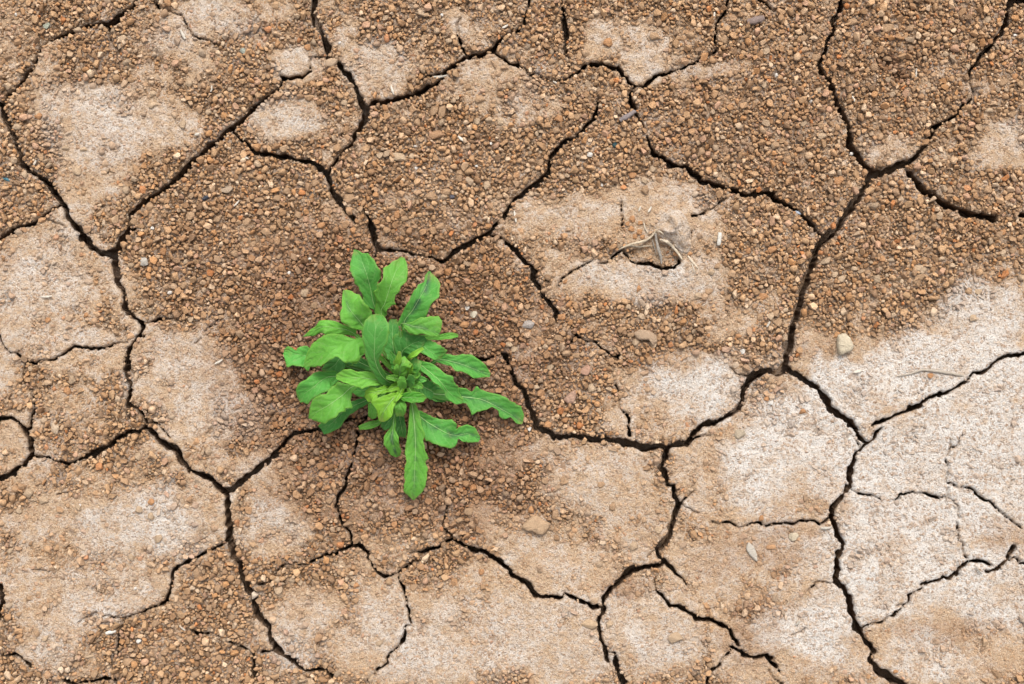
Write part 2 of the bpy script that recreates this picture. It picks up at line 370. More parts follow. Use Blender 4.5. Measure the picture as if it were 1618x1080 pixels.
CR[(1198, 720)] = [
 [(0,955,18),(40,948,20),(70,985,18),(105,1025,12)],[(55,1025,6),(75,1060,8),(125,1085,8)],
 [(15,320,8),(40,330,12),(80,328,12),(150,322,12),(200,312,12),(250,310,12),(300,320,12),(340,295,14)],
 [(465,-5,24),(440,80,26),(430,150,26),(400,200,26),(360,240,26),(345,285,26),(370,330,26),(385,380,28),(405,425,22),(380,465,26),(378,520,26),(370,580,28),(400,635,30),(430,670,28),(440,730,26),(460,790,26),(480,830,26),(520,895,18),(540,905,16),(550,930,28),(540,980,28),(570,1020,30),(620,1050,28),(680,1080,26),(760,1120,24)],
 [(440,158,8),(480,180,8),(540,188,8),(595,205,10)],
 [(660,210,8),(690,185,10),(735,172,9),(790,182,12),(830,195,12),(870,200,10),(905,185,8),(900,150,6)],
 [(895,20,8),(908,70,8),(893,120,8)],[(905,128,8),(945,152,8)],
 [(970,148,10),(1015,155,10),(1050,190,10),(1100,215,12),(1140,255,12),(1170,280,8),(1210,315,8),(1250,350,8)],
 [(905,190,5),(945,240,5),(955,290,4)],[(942,315,6),(945,380,6),(970,430,6),(995,490,7)],
 [(480,818,10),(540,798,10),(590,790,12),(640,755,12),(680,728,12),(712,690,10),(715,665,12),(760,640,12),(785,622,8),(820,598,14),(880,585,16),(910,585,16),(940,560,18),(975,520,18),(1000,500,14),(1050,505,12),(1110,520,12)],
 [(660,712,8),(715,705,8)],[(770,612,10),(800,600,14)],
 [(1080,552,10),(1130,545,14),(1170,510,18),(1190,475,18),(1210,435,22)],
 [(1190,505,8),(1220,480,8),(1245,505,10),(1290,515,10)],
 [(360,608,8),(330,605,6),(285,600,6),(240,640,5)],[(165,855,4),(220,825,5)]]

# ------------------------------------------------------------------ graded grid: fine in view, coarser outside
def axis(lo, hi, h, ext):
    core = np.arange(lo, hi + h, h)
    out, step, d = [], h, 0
    while d < ext:
        step = min(step * 1.10, 9.0); d += step; out.append(d)
    out = np.array(out)
    return np.concatenate([core[0] - out[::-1], core, core[-1] + out])
HS = 1.45
xs = axis(-14, W0 + 14, HS, 430); ys = axis(-14, H0 + 14, HS, 430)
NX, NY = len(xs), len(ys)
GX, GY = np.meshgrid(xs, ys)
GX = GX.astype(np.float64); GY = GY.astype(np.float64)
hx = np.gradient(xs)[None, :]; hy = np.gradient(ys)[:, None]
HL = np.maximum(np.broadcast_to(hx, GX.shape), np.broadcast_to(hy, GX.shape))

WX = GX + 2.3 * vnoise(GX, GY, 15, 1) + 1.5 * vnoise(GX, GY, 6, 2)
WY = GY + 2.3 * vnoise(GX, GY, 15, 3) + 1.5 * vnoise(GX, GY, 6, 4)
WN = 0.92 + 0.28 * vnoise(GX, GY, 22, 5) + 0.16 * vnoise(GX, GY, 7, 6)
SD = np.full(GX.shape, 40.0); HW = np.full(GX.shape, 1.0)
R = 32
for (ox, oy), lines in CR.items():
    for ln in lines:
        pts = [(ox + x / 3, oy + y / 3, w / 6 * (.72 if w < 10 else .86 if w < 15 else 1)) for x, y, w in ln]
        for (x0, y0, w0), (x1, y1, w1) in zip(pts[:-1], pts[1:]):
            i0, i1 = np.searchsorted(xs, [min(x0, x1) - R, max(x0, x1) + R])
            j0, j1 = np.searchsorted(ys, [min(y0, y1) - R, max(y0, y1) + R])
            if i0 >= i1 or j0 >= j1: continue
            sl = (slice(j0, j1), slice(i0, i1))
            dx, dy = x1 - x0, y1 - y0
            t = np.clip(((WX[sl] - x0) * dx + (WY[sl] - y0) * dy) / (dx * dx + dy * dy + 1e-9), 0, 1)
            d = np.hypot(WX[sl] - x0 - t * dx, WY[sl] - y0 - t * dy) - (w0 + (w1 - w0) * t) * WN[sl] * 1.06 - .15
            HW[sl] = np.where(d < SD[sl], w0 + (w1 - w0) * t, HW[sl])
            SD[sl] = np.minimum(SD[sl], d)
# the same kind of cracking goes on beyond the traced part
gx, gy = np.meshgrid(np.arange(-560, 2300, 190), np.arange(-560, 1760, 190))
vp = np.stack([gx.ravel(), gy.ravel()], 1) + rng.uniform(-75, 75, (gx.size, 2))
outd = np.maximum(np.maximum(-GX, GX - W0), np.maximum(-GY, GY - H0))
om = outd > 18
ox_, oy_ = WX[om] + 14 * vnoise(GX[om], GY[om], 60, 8), WY[om] + 14 * vnoise(GX[om], GY[om], 60, 9)
f1 = np.full(ox_.shape, 1e9); f2 = f1.copy()
for a, b in vp:
    d = np.hypot(ox_ - a, oy_ - b)
    f2 = np.minimum(f2, np.maximum(f1, d)); f1 = np.minimum(f1, d)
vo = (f2 - f1) * .55 - 4.2 * WN[om] * sstep(18, 60, outd[om])
SD[om] = np.minimum(SD[om], vo + 10 * (1 - sstep(18, 60, outd[om])))
jx, jy = GX + 3 * vnoise(GX, GY, 9, 12), GY + 3 * vnoise(GX, GY, 9, 13)
jag = np.clip(HW * .42, .22, 1.5)
SD += jag * (.75 * vnoise(jx * .8 + jy * .6, jy * .8 - jx * .6, 7.5, 7, 2.6) + .75 * vnoise(jx, jy, 13, 10, 2.2)) + .45 * vnoise(GX, GY, 3.4, 11)

# ------------------------------------------------------------------ where the surface is bare, salt-white, moist, painted with plant shade
def blobs(lst, wob=18, seed=20):
    f = np.zeros(GX.shape)
    x = GX + wob * vnoise(GX, GY, 55, seed) + wob * .6 * vnoise(GX, GY, 20, seed + 1)
    y = GY + wob * vnoise(GX, GY, 55, seed + 2) + wob * .6 * vnoise(GX, GY, 20, seed + 3)
    for (cx, cy, rx, ry, s) in lst:
        q = ((x - cx) / rx) ** 2 + ((y - cy) / ry) ** 2
        f = np.maximum(f, s * (1 - sstep(.35, 1.6, q)))
    return f
BARE = blobs([
 (190,190,110,70,.95),(110,165,60,50,.7),(270,60,70,40,.7),(350,20,75,34,.9),(150,265,75,50,.8),(110,330,30,30,.9),(60,100,60,50,.35),(310,120,50,30,.4),
 (450,190,60,38,.95),(465,100,34,16,1),(590,110,60,42,.8),(545,60,26,40,.6),(745,50,40,30,.65),(765,125,60,40,.8),(420,10,40,22,.8),(520,250,30,20,.4),
 (980,60,70,40,.75),(1020,110,34,28,1),(1120,108,70,14,.7),(830,170,45,34,.7),(810,80,25,18,.6),(1065,60,30,40,.5),
 (1010,330,90,40,.9),(1065,375,70,60,1),(900,350,110,40,.85),(980,440,120,30,.95),(1090,450,60,26,.9),(1120,400,26,50,.9),(880,400,60,40,.55),
 (1405,238,38,26,1),(1595,225,44,44,.85),(1480,240,35,18,.4),(1420,440,60,20,.45),(1170,490,60,34,.55),(1560,140,40,40,.35),
 (90,430,115,72,.95),(60,510,90,50,.8),(150,560,75,40,.9),(290,590,80,62,.95),(340,630,70,50,.9),(300,690,70,40,.85),(230,530,26,40,.8),(20,600,35,60,.7),(130,640,60,40,.45),(30,690,30,30,.9),(330,730,50,30,.75),
 (210,830,120,60,.95),(90,820,90,50,.75),(60,900,80,60,.7),(180,930,100,50,.85),(90,985,60,60,.8),(330,800,40,60,.9),(40,740,50,30,.7),(100,1050,60,20,.4),(180,760,60,20,.4),
 (430,830,60,45,.9),(400,760,30,30,.8),(480,970,60,55,.85),(460,1020,40,30,.8),(610,960,40,50,.85),(700,1010,170,80,1),(780,950,90,60,.9),(560,1000,40,40,.5),(600,880,70,40,.35),(790,840,60,40,.6),(650,790,70,30,.3),
 (960,760,110,60,.9),(1000,830,60,60,.85),(880,900,110,50,.95),(900,1000,130,80,1),(1040,1000,90,80,.95),(860,840,70,40,.8),(1080,620,110,70,1),(1000,650,60,40,.7),(830,700,60,25,.55),
 (1200,760,150,130,1),(1130,900,100,70,.85),(1280,900,90,90,.9),(1280,1010,110,80,1),(1180,1030,60,60,.85),(1230,580,30,40,.4),
 (1560,520,110,70,1),(1480,620,200,110,1.05),(1340,620,90,80,1.05),(1480,780,200,130,1.05),(1420,920,150,100,1),(1580,900,100,120,1),(1480,1030,180,80,.9),(1600,640,90,120,1),(1610,480,40,40,1),(1300,545,40,25,.6),(1390,560,70,30,.85)])
BARE = np.where(outd > 0, np.maximum(BARE, .55 + .5 * vnoise(GX, GY, 90, 31)) * 1.0, BARE)
BARE = np.clip(BARE * .93 + .24 * vnoise(GX, GY, 46, 35) + .30 * vnoise(GX, GY, 22, 32) + .28 * vnoise(GX, GY, 11, 33) + .16 * vnoise(GX, GY, 6, 34), 0, 1)
WHI = blobs([
 (1560,500,80,50,.75),(1500,590,150,70,1),(1290,690,110,80,.9),(1190,750,70,60,.8),(1480,750,170,100,.95),(1400,890,130,90,.8),(1580,930,80,80,.75),(1290,990,90,50,.75),(1470,1050,70,40,.55),(1110,620,90,45,.75),(1600,640,70,90,.8),(1330,600,60,40,.9),
 (1060,440,80,34,0.47),(950,430,69,23,0.36),(1080,340,57,34,0.29),(260,830,80,51,0.58),(190,840,80,46,0.40),(160,930,92,46,0.36),(60,440,80,69,0.43),(40,540,69,34,0.36),(150,540,69,29,0.40),(340,640,80,57,0.40),(280,590,80,57,0.32),(425,840,57,34,0.40),(450,185,57,34,0.47),(460,1015,41,34,0.54),(480,970,46,34,0.43),
 (615,970,39,34,0.43),(700,1020,172,69,0.40),(150,200,92,69,0.43),(190,190,80,46,0.36),(1600,215,34,39,0.50),(580,105,57,34,0.29),(350,20,69,29,0.32),(270,50,46,34,0.29),(465,100,34,18,0.43),(1020,110,27,25,0.29),(830,170,34,29,0.36),(1405,238,34,23,0.22),(110,350,23,34,0.36),(900,1000,149,69,0.32),(1040,1000,69,69,0.36),(930,760,69,46,0.25),(90,1010,46,69,0.36),(900,350,92,29,0.22),(1190,580,69,23,0.22),(850,130,23,34,0.22)], 16, 40)
WHI = np.maximum(WHI * 1.15, .22 * BARE * (1 + .8 * vnoise(GX, GY, 48, 47)))
WHI = np.clip(WHI * (1 + .35 * vnoise(GX, GY, 30, 45)) + .16 * vnoise(GX, GY, 11, 46) * (WHI > .05), 0, 1)
OCH = blobs([(1220,865,80,40,.5),(1190,1000,40,60,.55),(1500,1000,110,22,.4),(1590,850,40,30,.5),(1400,820,30,40,.3),(1150,880,60,40,.3),(1300,540,60,20,.3)], 14, 50)
DMP_SHADE = blobs([(600,590,260,215,1.0),(520,470,160,110,.85),(700,740,170,110,.85),(640,420,180,90,.6),(760,560,170,120,.6),(480,560,110,130,.9),(370,420,150,110,.35),(1400,120,220,150,.15),(1150,190,180,120,.2),(640,230,140,120,.2),(1450,380,180,100,.1),(1020,520,160,80,.12),(560,790,120,60,.6)], 20, 60) * .72 + blobs([(1405,98,20,16,1.0),(1420,118,14,10,.8),(990,935,40,20,.5)], 6, 64) * .9  # plant's soft shade painted into the soil colour, plus dark patches elsewhere
DMP_SHADE = np.clip(np.maximum(DMP_SHADE, OCH * .75) + .08 * vnoise(GX, GY, 40, 66), 0, 1) * (1 - .5 * WHI)

# ------------------------------------------------------------------ relief
mm = .001
Z = (1.6 * vnoise(GX, GY, 120, 70) + .8 * vnoise(GX, GY, 42, 71) + .42 * vnoise(GX, GY, 14, 72) + .24 * vnoise(GX, GY, 6.5, 73) + .17 * vnoise(GX, GY, 3.3, 74)) * mm
Z -= (1 - BARE) * 1.6 * mm
# the broken mound with the dead root: a raised lump, its undercut hollow to the lower left
def gauss(cx, cy, rx, ry, a=0.0):
    c, s = math.cos(a), math.sin(a)
    u = (GX - cx) * c + (GY - cy) * s; v = -(GX - cx) * s + (GY - cy) * c
    return np.exp(-((u / rx) ** 2 + (v / ry) ** 2))
Z += (4 * gauss(1066, 362, 34, 28) + 2 * gauss(1082, 390, 18, 22) + 3 * vnoise(GX, GY, 9, 76) * gauss(1066, 375, 40, 36) + 3.5 * gauss(1070, 430, 45, 22) + 2.0 * gauss(1050, 350, 90, 60)) * mm
hollow = [(980, 398), (1014, 386), (1034, 366), (1044, 382), (1062, 384), (1079, 410), (1074, 416), (1047, 430), (1034, 421), (1005, 418)]
def inside(poly):
    ins = np.zeros(GX.shape, bool); n = len(poly)
    for i in range(n):
        (x0, y0), (x1, y1) = poly[i], poly[(i + 1) % n]
        c = ((y0 > GY) != (y1 > GY)) & (GX < (x1 - x0) * (GY - y0) / (y1 - y0 + 1e-9) + x0)
        ins ^= c
    return ins
def polyd(poly):
    d = np.full(GX.shape, 1e9)
    n = len(poly)
    for i in range(n):
        (x0, y0), (x1, y1) = poly[i], poly[(i + 1) % n]
        dx, dy = x1 - x0, y1 - y0
        t = np.clip(((GX - x0) * dx + (GY - y0) * dy) / (dx * dx + dy * dy), 0, 1)
        d = np.minimum(d, np.hypot(GX - x0 - t * dx, GY - y0 - t * dy))
    return d
j0, j1 = np.searchsorted(ys, [340, 450]); i0, i1 = np.searchsorted(xs, [960, 1110])
sl = (slice(j0, j1), slice(i0, i1))
_gx, _gy = GX, GY
GX, GY = _gx[sl], _gy[sl]
hd = np.where(inside(hollow), polyd(hollow), 0)
GX, GY = _gx, _gy
Z[sl] -= (6 * mm + np.clip(Z[sl], 0, .02) * .5) * sstep(0, 4.0, hd) * (1 - .35 * sstep(4, 26, hd))
WHI[sl] *= 1 - .85 * sstep(0, 4, hd); BARE[sl] *= 1 - .35 * sstep(0, 4, hd)
# orange crumbly spot beside it
# worn rims and hairline grooves along the cracks
sdc = np.clip(SD, 0, 40)
Z += .5 * mm * np.exp(-((sdc - 7) / 5) ** 2) * BARE
Z -= 1.3 * mm * np.exp(-sdc / 1.4)
Z -= 2.4 * mm * np.clip(1 - SD / (1.05 * HL), 0, 1)
Z -= (10 * gauss(1403, 97, 11, 8, .5) + 8 * gauss(1419, 118, 9, 6)) * mm
WHI = np.clip(WHI + .35 * np.exp(-((sdc - 4) / 4) ** 2) * BARE * vnoise(GX, GY, 25, 80).clip(0, 1), 0, 1)

# ------------------------------------------------------------------ cut into plates
gyy, gxx = np.gradient(SD, ys, xs)
gl = np.hypot(gxx, gyy) + 1e-6
nxg, nyg = gxx / gl, gyy / gl
tol = .55 * HL
snap = np.abs(SD) < tol
mv = np.where(snap, -SD / np.maximum(gl, .5), 0)
mv = np.clip(mv, -tol, tol)
PX = GX + nxg * mv; PY = GY + nyg * mv
INV = SD > -tol
idx = np.arange(NX * NY).reshape(NY, NX)
a, b, c, d = INV[:-1, :-1], INV[:-1, 1:], INV[1:, 1:], INV[1:, :-1]     # order a b c d round the cell
cnt = a.astype(int) + b + c + d
keep = cnt >= 3
# connected cells -> plates (row runs + union-find)
er = keep[:, :-1] & keep[:, 1:] & INV[:-1, 1:-1] & INV[1:, 1:-1]
ev = keep[:-1, :] & keep[1:, :] & INV[1:-1, :-1] & INV[1:-1, 1:]
run = np.zeros(keep.shape, np.int64); parent = [0]
start = keep.copy(); start[:, 1:] &= ~er
run = np.cumsum(start.ravel()).reshape(keep.shape) * keep
par = np.arange(run.max() + 1)
def find(x):
    while par[x] != x:
        par[x] = par[par[x]]; x = par[x]
    return x
pairs = np.unique(np.stack([run[:-1][ev], run[1:][ev]], 1), axis=0)
for p, q in pairs:
    p, q = find(p), find(q)
    if p != q: par[max(p, q)] = min(p, q)
root = np.array([find(i) for i in range(len(par))])
lab = root[run]
ids, cts = np.unique(lab[keep], return_counts=True)
plates = [i for i, n in zip(ids, cts) if n >= 40]

DEPTHS = [(-.006, .4, .9), (-.015, .8, 1.8), (-.034, .2, 2.6)]
pxf, pyf, zf = PX.ravel(), PY.ravel(), Z.ravel()
bf, wf, df = BARE.ravel(), WHI.ravel(), DMP_SHADE.ravel()
nxf, nyf = nxg.ravel(), nyg.ravel()
A, B, C_, D_ = idx[:-1, :-1], idx[:-1, 1:], idx[1:, 1:], idx[1:, :-1]

def mesh_from(name, co, faces_flat, loop_start, loop_total, attrs):
    me = bpy.data.meshes.new(name)
    me.vertices.add(len(co)); me.vertices.foreach_set('co', co.astype(np.float32).ravel())
    me.loops.add(len(faces_flat)); me.loops.foreach_set('vertex_index', faces_flat.astype(np.int32))
    me.polygons.add(len(loop_start))
    me.polygons.foreach_set('loop_start', loop_start.astype(np.int32))
    me.polygons.foreach_set('loop_total', loop_total.astype(np.int32))
    me.polygons.foreach_set('use_smooth', np.ones(len(loop_start), bool))
    for k, v in attrs.items():
        at = me.attributes.new(k, 'FLOAT', 'POINT'); at.data.foreach_set('value', v.astype(np.float32))
    me.update(calc_edges=True)
    return me

# ground: a sheet to the horizon with the bed of the cracks sunk into it
ex0, ex1, ey0, ey1 = xs[0], xs[-1], ys[0], ys[-1]
bm = bmesh.new()
def P0(x, y, z): return ((x - W0 / 2) * S, (H0 / 2 - y) * S, z)
FAR = 60000
o_ = [bm.verts.new(P0(x, y, -.004)) for x, y in ((-FAR, -FAR), (FAR, -FAR), (FAR, FAR), (-FAR, FAR))]
r_ = [bm.verts.new(P0(x, y, -.001)) for x, y in ((ex0, ey0), (ex1, ey0), (ex1, ey1), (ex0, ey1))]
q_ = [bm.verts.new(P0(x, y, -.036)) for x, y in ((ex0, ey0), (ex1, ey0), (ex1, ey1), (ex0, ey1))]
for i in range(4):
    k = (i + 1) % 4
    bm.faces.new((o_[k], o_[i], r_[i], r_[k])); bm.faces.new((r_[k], r_[i], q_[i], q_[k]))
bm.faces.new((q_[3], q_[2], q_[1], q_[0]))
bmesh.ops.recalc_face_normals(bm, faces=bm.faces)
me = bpy.data.meshes.new('ground'); bm.to_mesh(me); bm.free()
for k, v in (('bare', .6), ('white', .2), ('damp_shade', .5)):
    at = me.attributes.new(k, 'FLOAT', 'POINT'); at.data.foreach_set('value', np.full(len(me.vertices), v, np.float32))
me.materials.append(M_SOIL)
ground = bpy.data.objects.new('ground', me); COL.objects.link(ground)
tag(ground, 'dry cracked tan soil with pale salt crust and loose crumbs', 'ground', kind='structure')

for pid in plates:
    sel = keep & (lab == pid)
    full = sel & (cnt == 4)
    quads = np.stack([D_[full], C_[full], B[full], A[full]], 1)
    tris = []
    for miss, tri in ((a, (B, D_, C_)), (b, (A, D_, C_)), (c, (A, D_, B)), (d, (A, C_, B))):
        m = sel & (cnt == 3) & ~miss
        if m.any(): tris.append(np.stack([t_[m] for t_ in tri], 1))
    tris = np.concatenate(tris) if tris else np.zeros((0, 3), int)
    # orient: image y runs down, so a-b-c-d clockwise in picture = d c b a counter-clockwise in world
    used, inv = np.unique(np.concatenate([quads.ravel(), tris.ravel()]), return_inverse=True)
    nq = len(quads)
    q2 = inv[:nq * 4].reshape(-1, 4); t2 = inv[nq * 4:].reshape(-1, 3)
    n = len(used)
    if len(t2):
        ux, uy = pxf[used], pyf[used]
        ar = (ux[t2[:, 1]] - ux[t2[:, 0]]) * (uy[t2[:, 2]] - uy[t2[:, 0]]) - (ux[t2[:, 2]] - ux[t2[:, 0]]) * (uy[t2[:, 1]] - uy[t2[:, 0]])
        fl = ar > 0
        t2[fl] = t2[fl][:, ::-1]
    e = np.concatenate([np.stack([q2[:, i], q2[:, (i + 1) % 4]], 1) for i in range(4)] + [np.stack([t2[:, i], t2[:, (i + 1) % 3]], 1) for i in range(3)])
    key = e.min(1) * (n + 1) + e.max(1)
    _, fi, ct = np.unique(key, return_index=True, return_counts=True)
    be = e[fi[ct == 1]]
    bv, binv = np.unique(be.ravel(), return_inverse=True)
    be2 = binv.reshape(-1, 2)
    top = np.stack([(pxf[used] - W0 / 2) * S, (H0 / 2 - pyf[used]) * S, zf[used]], 1)
    cos = [top]; nb = len(bv); base = n; quadsW = []
    prev = bv
    gu = used[bv]
    for dz, lo, hi in DEPTHS:
        off = (lo + (hi - lo) * (.5 + .5 * vnoise(pxf[gu] * 1.0, pyf[gu] + dz * 9000, 7, 90)))
        wx = pxf[gu] + nxf[gu] * off; wy = pyf[gu] + nyf[gu] * off
        cos.append(np.stack([(wx - W0 / 2) * S, (H0 / 2 - wy) * S, np.full(nb, dz) + .0012 * vnoise(wx, wy, 9, 91)], 1))
        cur = base + np.arange(nb)
        quadsW.append(np.stack([prev[be2[:, 1]], prev[be2[:, 0]], cur[be2[:, 0]], cur[be2[:, 1]]], 1))
        prev = cur; base += nb
    qa = np.concatenate([q2] + quadsW)
    flat = np.concatenate([qa.ravel(), t2.ravel()])
    ls = np.concatenate([np.arange(len(qa)) * 4, len(qa) * 4 + np.arange(len(t2)) * 3])
    lt = np.concatenate([np.full(len(qa), 4), np.full(len(t2), 3)])
    att = {}
    for k, f, wv in (('bare', bf, .35), ('white', wf, .0), ('damp_shade', df, .55)):
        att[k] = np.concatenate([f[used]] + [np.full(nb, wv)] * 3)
    me = mesh_from('mud_plate', np.concatenate(cos), flat, ls, lt, att)
    me.materials.append(M_SOIL)
    ob = bpy.data.objects.new('mud_plate', me); COL.objects.link(ob); ob.parent = ground

def gi(x, y):
    i = np.clip(np.searchsorted(xs, x), 0, NX - 1); j = np.clip(np.searchsorted(ys, y), 0, NY - 1)
    return j, i
def zat(x, y):
    j, i = gi(np.array([x]), np.array([y])); return float(Z[j, i][0])

# ------------------------------------------------------------------ clod and crumb shapes
def clod_mesh(name, sub, seed, ang=.5, mat=None):
    bm = bmesh.new(); bmesh.ops.create_icosphere(bm, subdivisions=sub, radius=1)
    r = random.Random(seed)
    planes = []
    for _ in range(r.randint(8, 13)):
        v = Vector((r.gauss(0, 1), r.gauss(0, 1), r.gauss(0, .8))).normalized()
        planes.append((v, r.uniform(.58, .84)))
    o = Vector((r.uniform(-50, 50), r.uniform(-50, 50), r.uniform(-50, 50)))
    for v in bm.verts:
        p = v.co.normalized()
        k = 1 + .16 * mnoise.noise(p * 1.3 + o) + .07 * mnoise.noise(p * 3.7 + o)
        p = p * k
        for nrm, dd in planes:
            q = p.dot(nrm)
            if q > dd: p = p - nrm * (q - dd) * .92
        v.co = p
    me = bpy.data.meshes.new(name); bm.to_mesh(me); bm.free()
    me.polygons.foreach_set('use_smooth', [True] * len(me.polygons))
    me.materials.append(mat)
    return me
def chip_mesh(name, seed, npts, bev, segs, mat, smooth):
    """an angular lump: hull of scattered points, edges worn off"""
    r = random.Random(seed); bm = bmesh.new(); pts_ = []
    while len(pts_) < npts:
        v = Vector((r.gauss(0, 1), r.gauss(0, 1), r.gauss(0, 1))).normalized()
        if all((v - q).length > .42 for q in pts_): pts_.append(v)
    for v in pts_: bm.verts.new(v * r.uniform(.86, 1.14))
    bmesh.ops.convex_hull(bm, input=bm.verts)
    bmesh.ops.dissolve_limit(bm, angle_limit=math.radians(14), verts=bm.verts, edges=bm.edges)
    if bev:
        bmesh.ops.bevel(bm, geom=list(bm.verts) + list(bm.edges), offset=bev, segments=segs, profile=.5, affect='EDGES', clamp_overlap=True)
    bmesh.ops.triangulate(bm, faces=bm.faces)
    bmesh.ops.recalc_face_normals(bm, faces=bm.faces)
    me = bpy.data.meshes.new(name); bm.to_mesh(me); bm.free()
    me.polygons.foreach_set('use_smooth', [smooth] * len(me.polygons)); me.materials.append(mat)
    return me
pcol = bpy.data.collections.new('crumb_shapes')       # never linked to the scene: shapes the crumb scatter draws from
for k in range(14):
    pm = clod_mesh('crumb_shape', 2, 100 + k, mat=M_CRUMB) if k % 7 == 6 else chip_mesh('crumb_shape', 700 + k, 9 + k % 5, .05, 1, M_CRUMB, False)
    pcol.objects.link(bpy.data.objects.new('crumb_%02d' % k, pm))
CLODS = [chip_mesh('soil_clod', 300 + k, 10 + k % 5, .09, 2, M_CLOD, True) for k in range(12)]

# ------------------------------------------------------------------ single clods, stones, pebbles and chips
PALE, TANC, ORG, PNK, GRY = (.46, .335, .22), (.385, .248, .145), (.43, .225, .105), (.42, .25, .175), (.36, .30, .24)
WHT, CRM, BRN = (.70, .66, .60), (.56, .47, .32), (.265, .155, .085)
occupied = []
def place(meshes, name, x, y, w, h, col, rot=None, zf_=.62, sink=.35):
    me = meshes[random.randrange(len(meshes))] if isinstance(meshes, list) else meshes
    o = bpy.data.objects.new(name, me); COL.objects.link(o)
    rx, ry = w / 2 * S * 1.12, h / 2 * S * 1.12
    rz = min(rx, ry) * zf_ * 1.15
    z = zat(x, y)
    p = P(x, y, 0)
    o.location = (p.x, p.y, z + rz * (1 - 2 * sink) * .8)
    o.rotation_euler = (0, 0, math.radians(rot if rot is not None else random.uniform(-14, 14)))
    o.scale = (rx, ry, rz)
    kf = random.uniform(.90, 1.10)
    o.color = (*[min(1, c_ * kf) for c_ in col], 1)
    occupied.append((x, y, (w + h) / 4))
    return o

def outline_stone(name, pts, hgt, seed):
    """a flat stone from its own outline: bevelled top, rounded rim, closed underside; unit = pixels"""
    n = 44
    P_ = [Vector(p) for p in pts]
    per = []
    for i in range(len(P_)):
        q, r = P_[i], P_[(i + 1) % len(P_)]
        per += [q.lerp(r, t / 6) for t in range(6)]
    for _ in range(2):
        per = [(per[i - 1] + per[i] * 2 + per[(i + 1) % len(per)]) / 4 for i in range(len(per))]
    cx = sum((p.x for p in per)) / len(per); cy = sum((p.y for p in per)) / len(per)
    c = Vector((cx, cy))
    bm = bmesh.new(); rings = []
    prof = [(.90, -.25), (1.0, .05), (1.0, .45), (.93, .80), (.80, 1.0), (.5, 1.08), (.22, 1.12)]
    for s_, z_ in prof:
        rg = []
        for p in per:
            q = c + (p - c) * s_
            nz = mnoise.noise(Vector((q.x * .22 + seed, q.y * .22, z_ * 2)))
            q = q + (q - c).normalized() * nz * .8
            rg.append(bm.verts.new(((q.x - cx) * S, -(q.y - cy) * S, (z_ + nz * .13) * hgt * S)))
        rings.append(rg)
    for A_, B_ in zip(rings[:-1], rings[1:]):
        for i in range(len(A_)):
            k = (i + 1) % len(A_); bm.faces.new((A_[i], A_[k], B_[k], B_[i]))
    tc = bm.verts.new((0, 0, 1.14 * hgt * S)); bc = bm.verts.new((0, 0, -.3 * hgt * S))
    for i in range(len(per)):
        k = (i + 1) % len(per); bm.faces.new((rings[-1][i], rings[-1][k], tc)); bm.faces.new((rings[0][k], rings[0][i], bc))
    bmesh.ops.recalc_face_normals(bm, faces=bm.faces)
    me = bpy.data.meshes.new(name); bm.to_mesh(me); bm.free()
    me.polygons.foreach_set('use_smooth', [True] * len(me.polygons)); me.materials.append(M_CLOD)
    o = bpy.data.objects.new(name, me); COL.objects.link(o)
    p = P(cx, cy, 0); o.location = (p.x, p.y, zat(cx, cy) + .0002)
    for i in range(-1, 2): occupied.append((cx + i * .3 * (max(q.x for q in per) - cx), cy, .75 * (max(q.y for q in per) - cy)))
    return o
def zs(ox, oy, k, l): return [(ox + x / k, oy + y / k) for x, y in l]
o = outline_stone('stone', zs(780, 780, 7.01, [(300,360),(420,240),(490,235),(560,290),(632,325),(610,380),(560,440),(490,450),(430,410),(350,405)]), 11, 3)
o.color = (.46, .315, .195, 1); tag(o, 'largest flat tan stone with a pointed end lying on bare pale soil', 'stone')
o = outline_stone('stone', zs(1250, 480, 7.01, [(505,340),(590,320),(645,370),(665,430),(692,470),(650,530),(590,545),(545,570),(515,545),(498,460)]), 14, 5)
o.color = (.56, .485, .355, 1); tag(o, 'angular cream stone at the edge of the white salt crust', 'stone')
o = outline_stone('stone', zs(800, 360, 3, [(600,500),(630,478),(680,485),(712,510),(715,540),(695,562),(680,530),(620,530)]), 9, 9)
o.color = (.40, .285, .19, 1); tag(o, 'long flat grey-tan stone lying among brown crumbs below the broken mound', 'stone')
o = outline_stone('stone_chip', zs(1120, 820, 7.01, [(405,320),(440,250),(500,300),(535,400),(540,470),(515,465),(450,400)]), 5, 12)
o.color = (.50, .455, .385, 1); tag(o, 'flat grey-white triangular stone chip lying on ochre soil', 'stone chip')
o = outline_stone('stone', zs(400, 0, 3, [(340,285),(370,272),(405,278),(395,300),(375,318),(345,315)]), 8, 15)
o.color = (.50, .36, .24, 1); tag(o, 'pale blocky clod wedged across the wide crack', 'stone')
o = outline_stone('stone', zs(800, 360, 3, [(268,815),(300,780),(325,765),(335,785),(322,830),(290,832)]), 8, 18)
o.color = (.42, .265, .19, 1); tag(o, 'pinkish triangular stone among brown crumbs', 'stone')
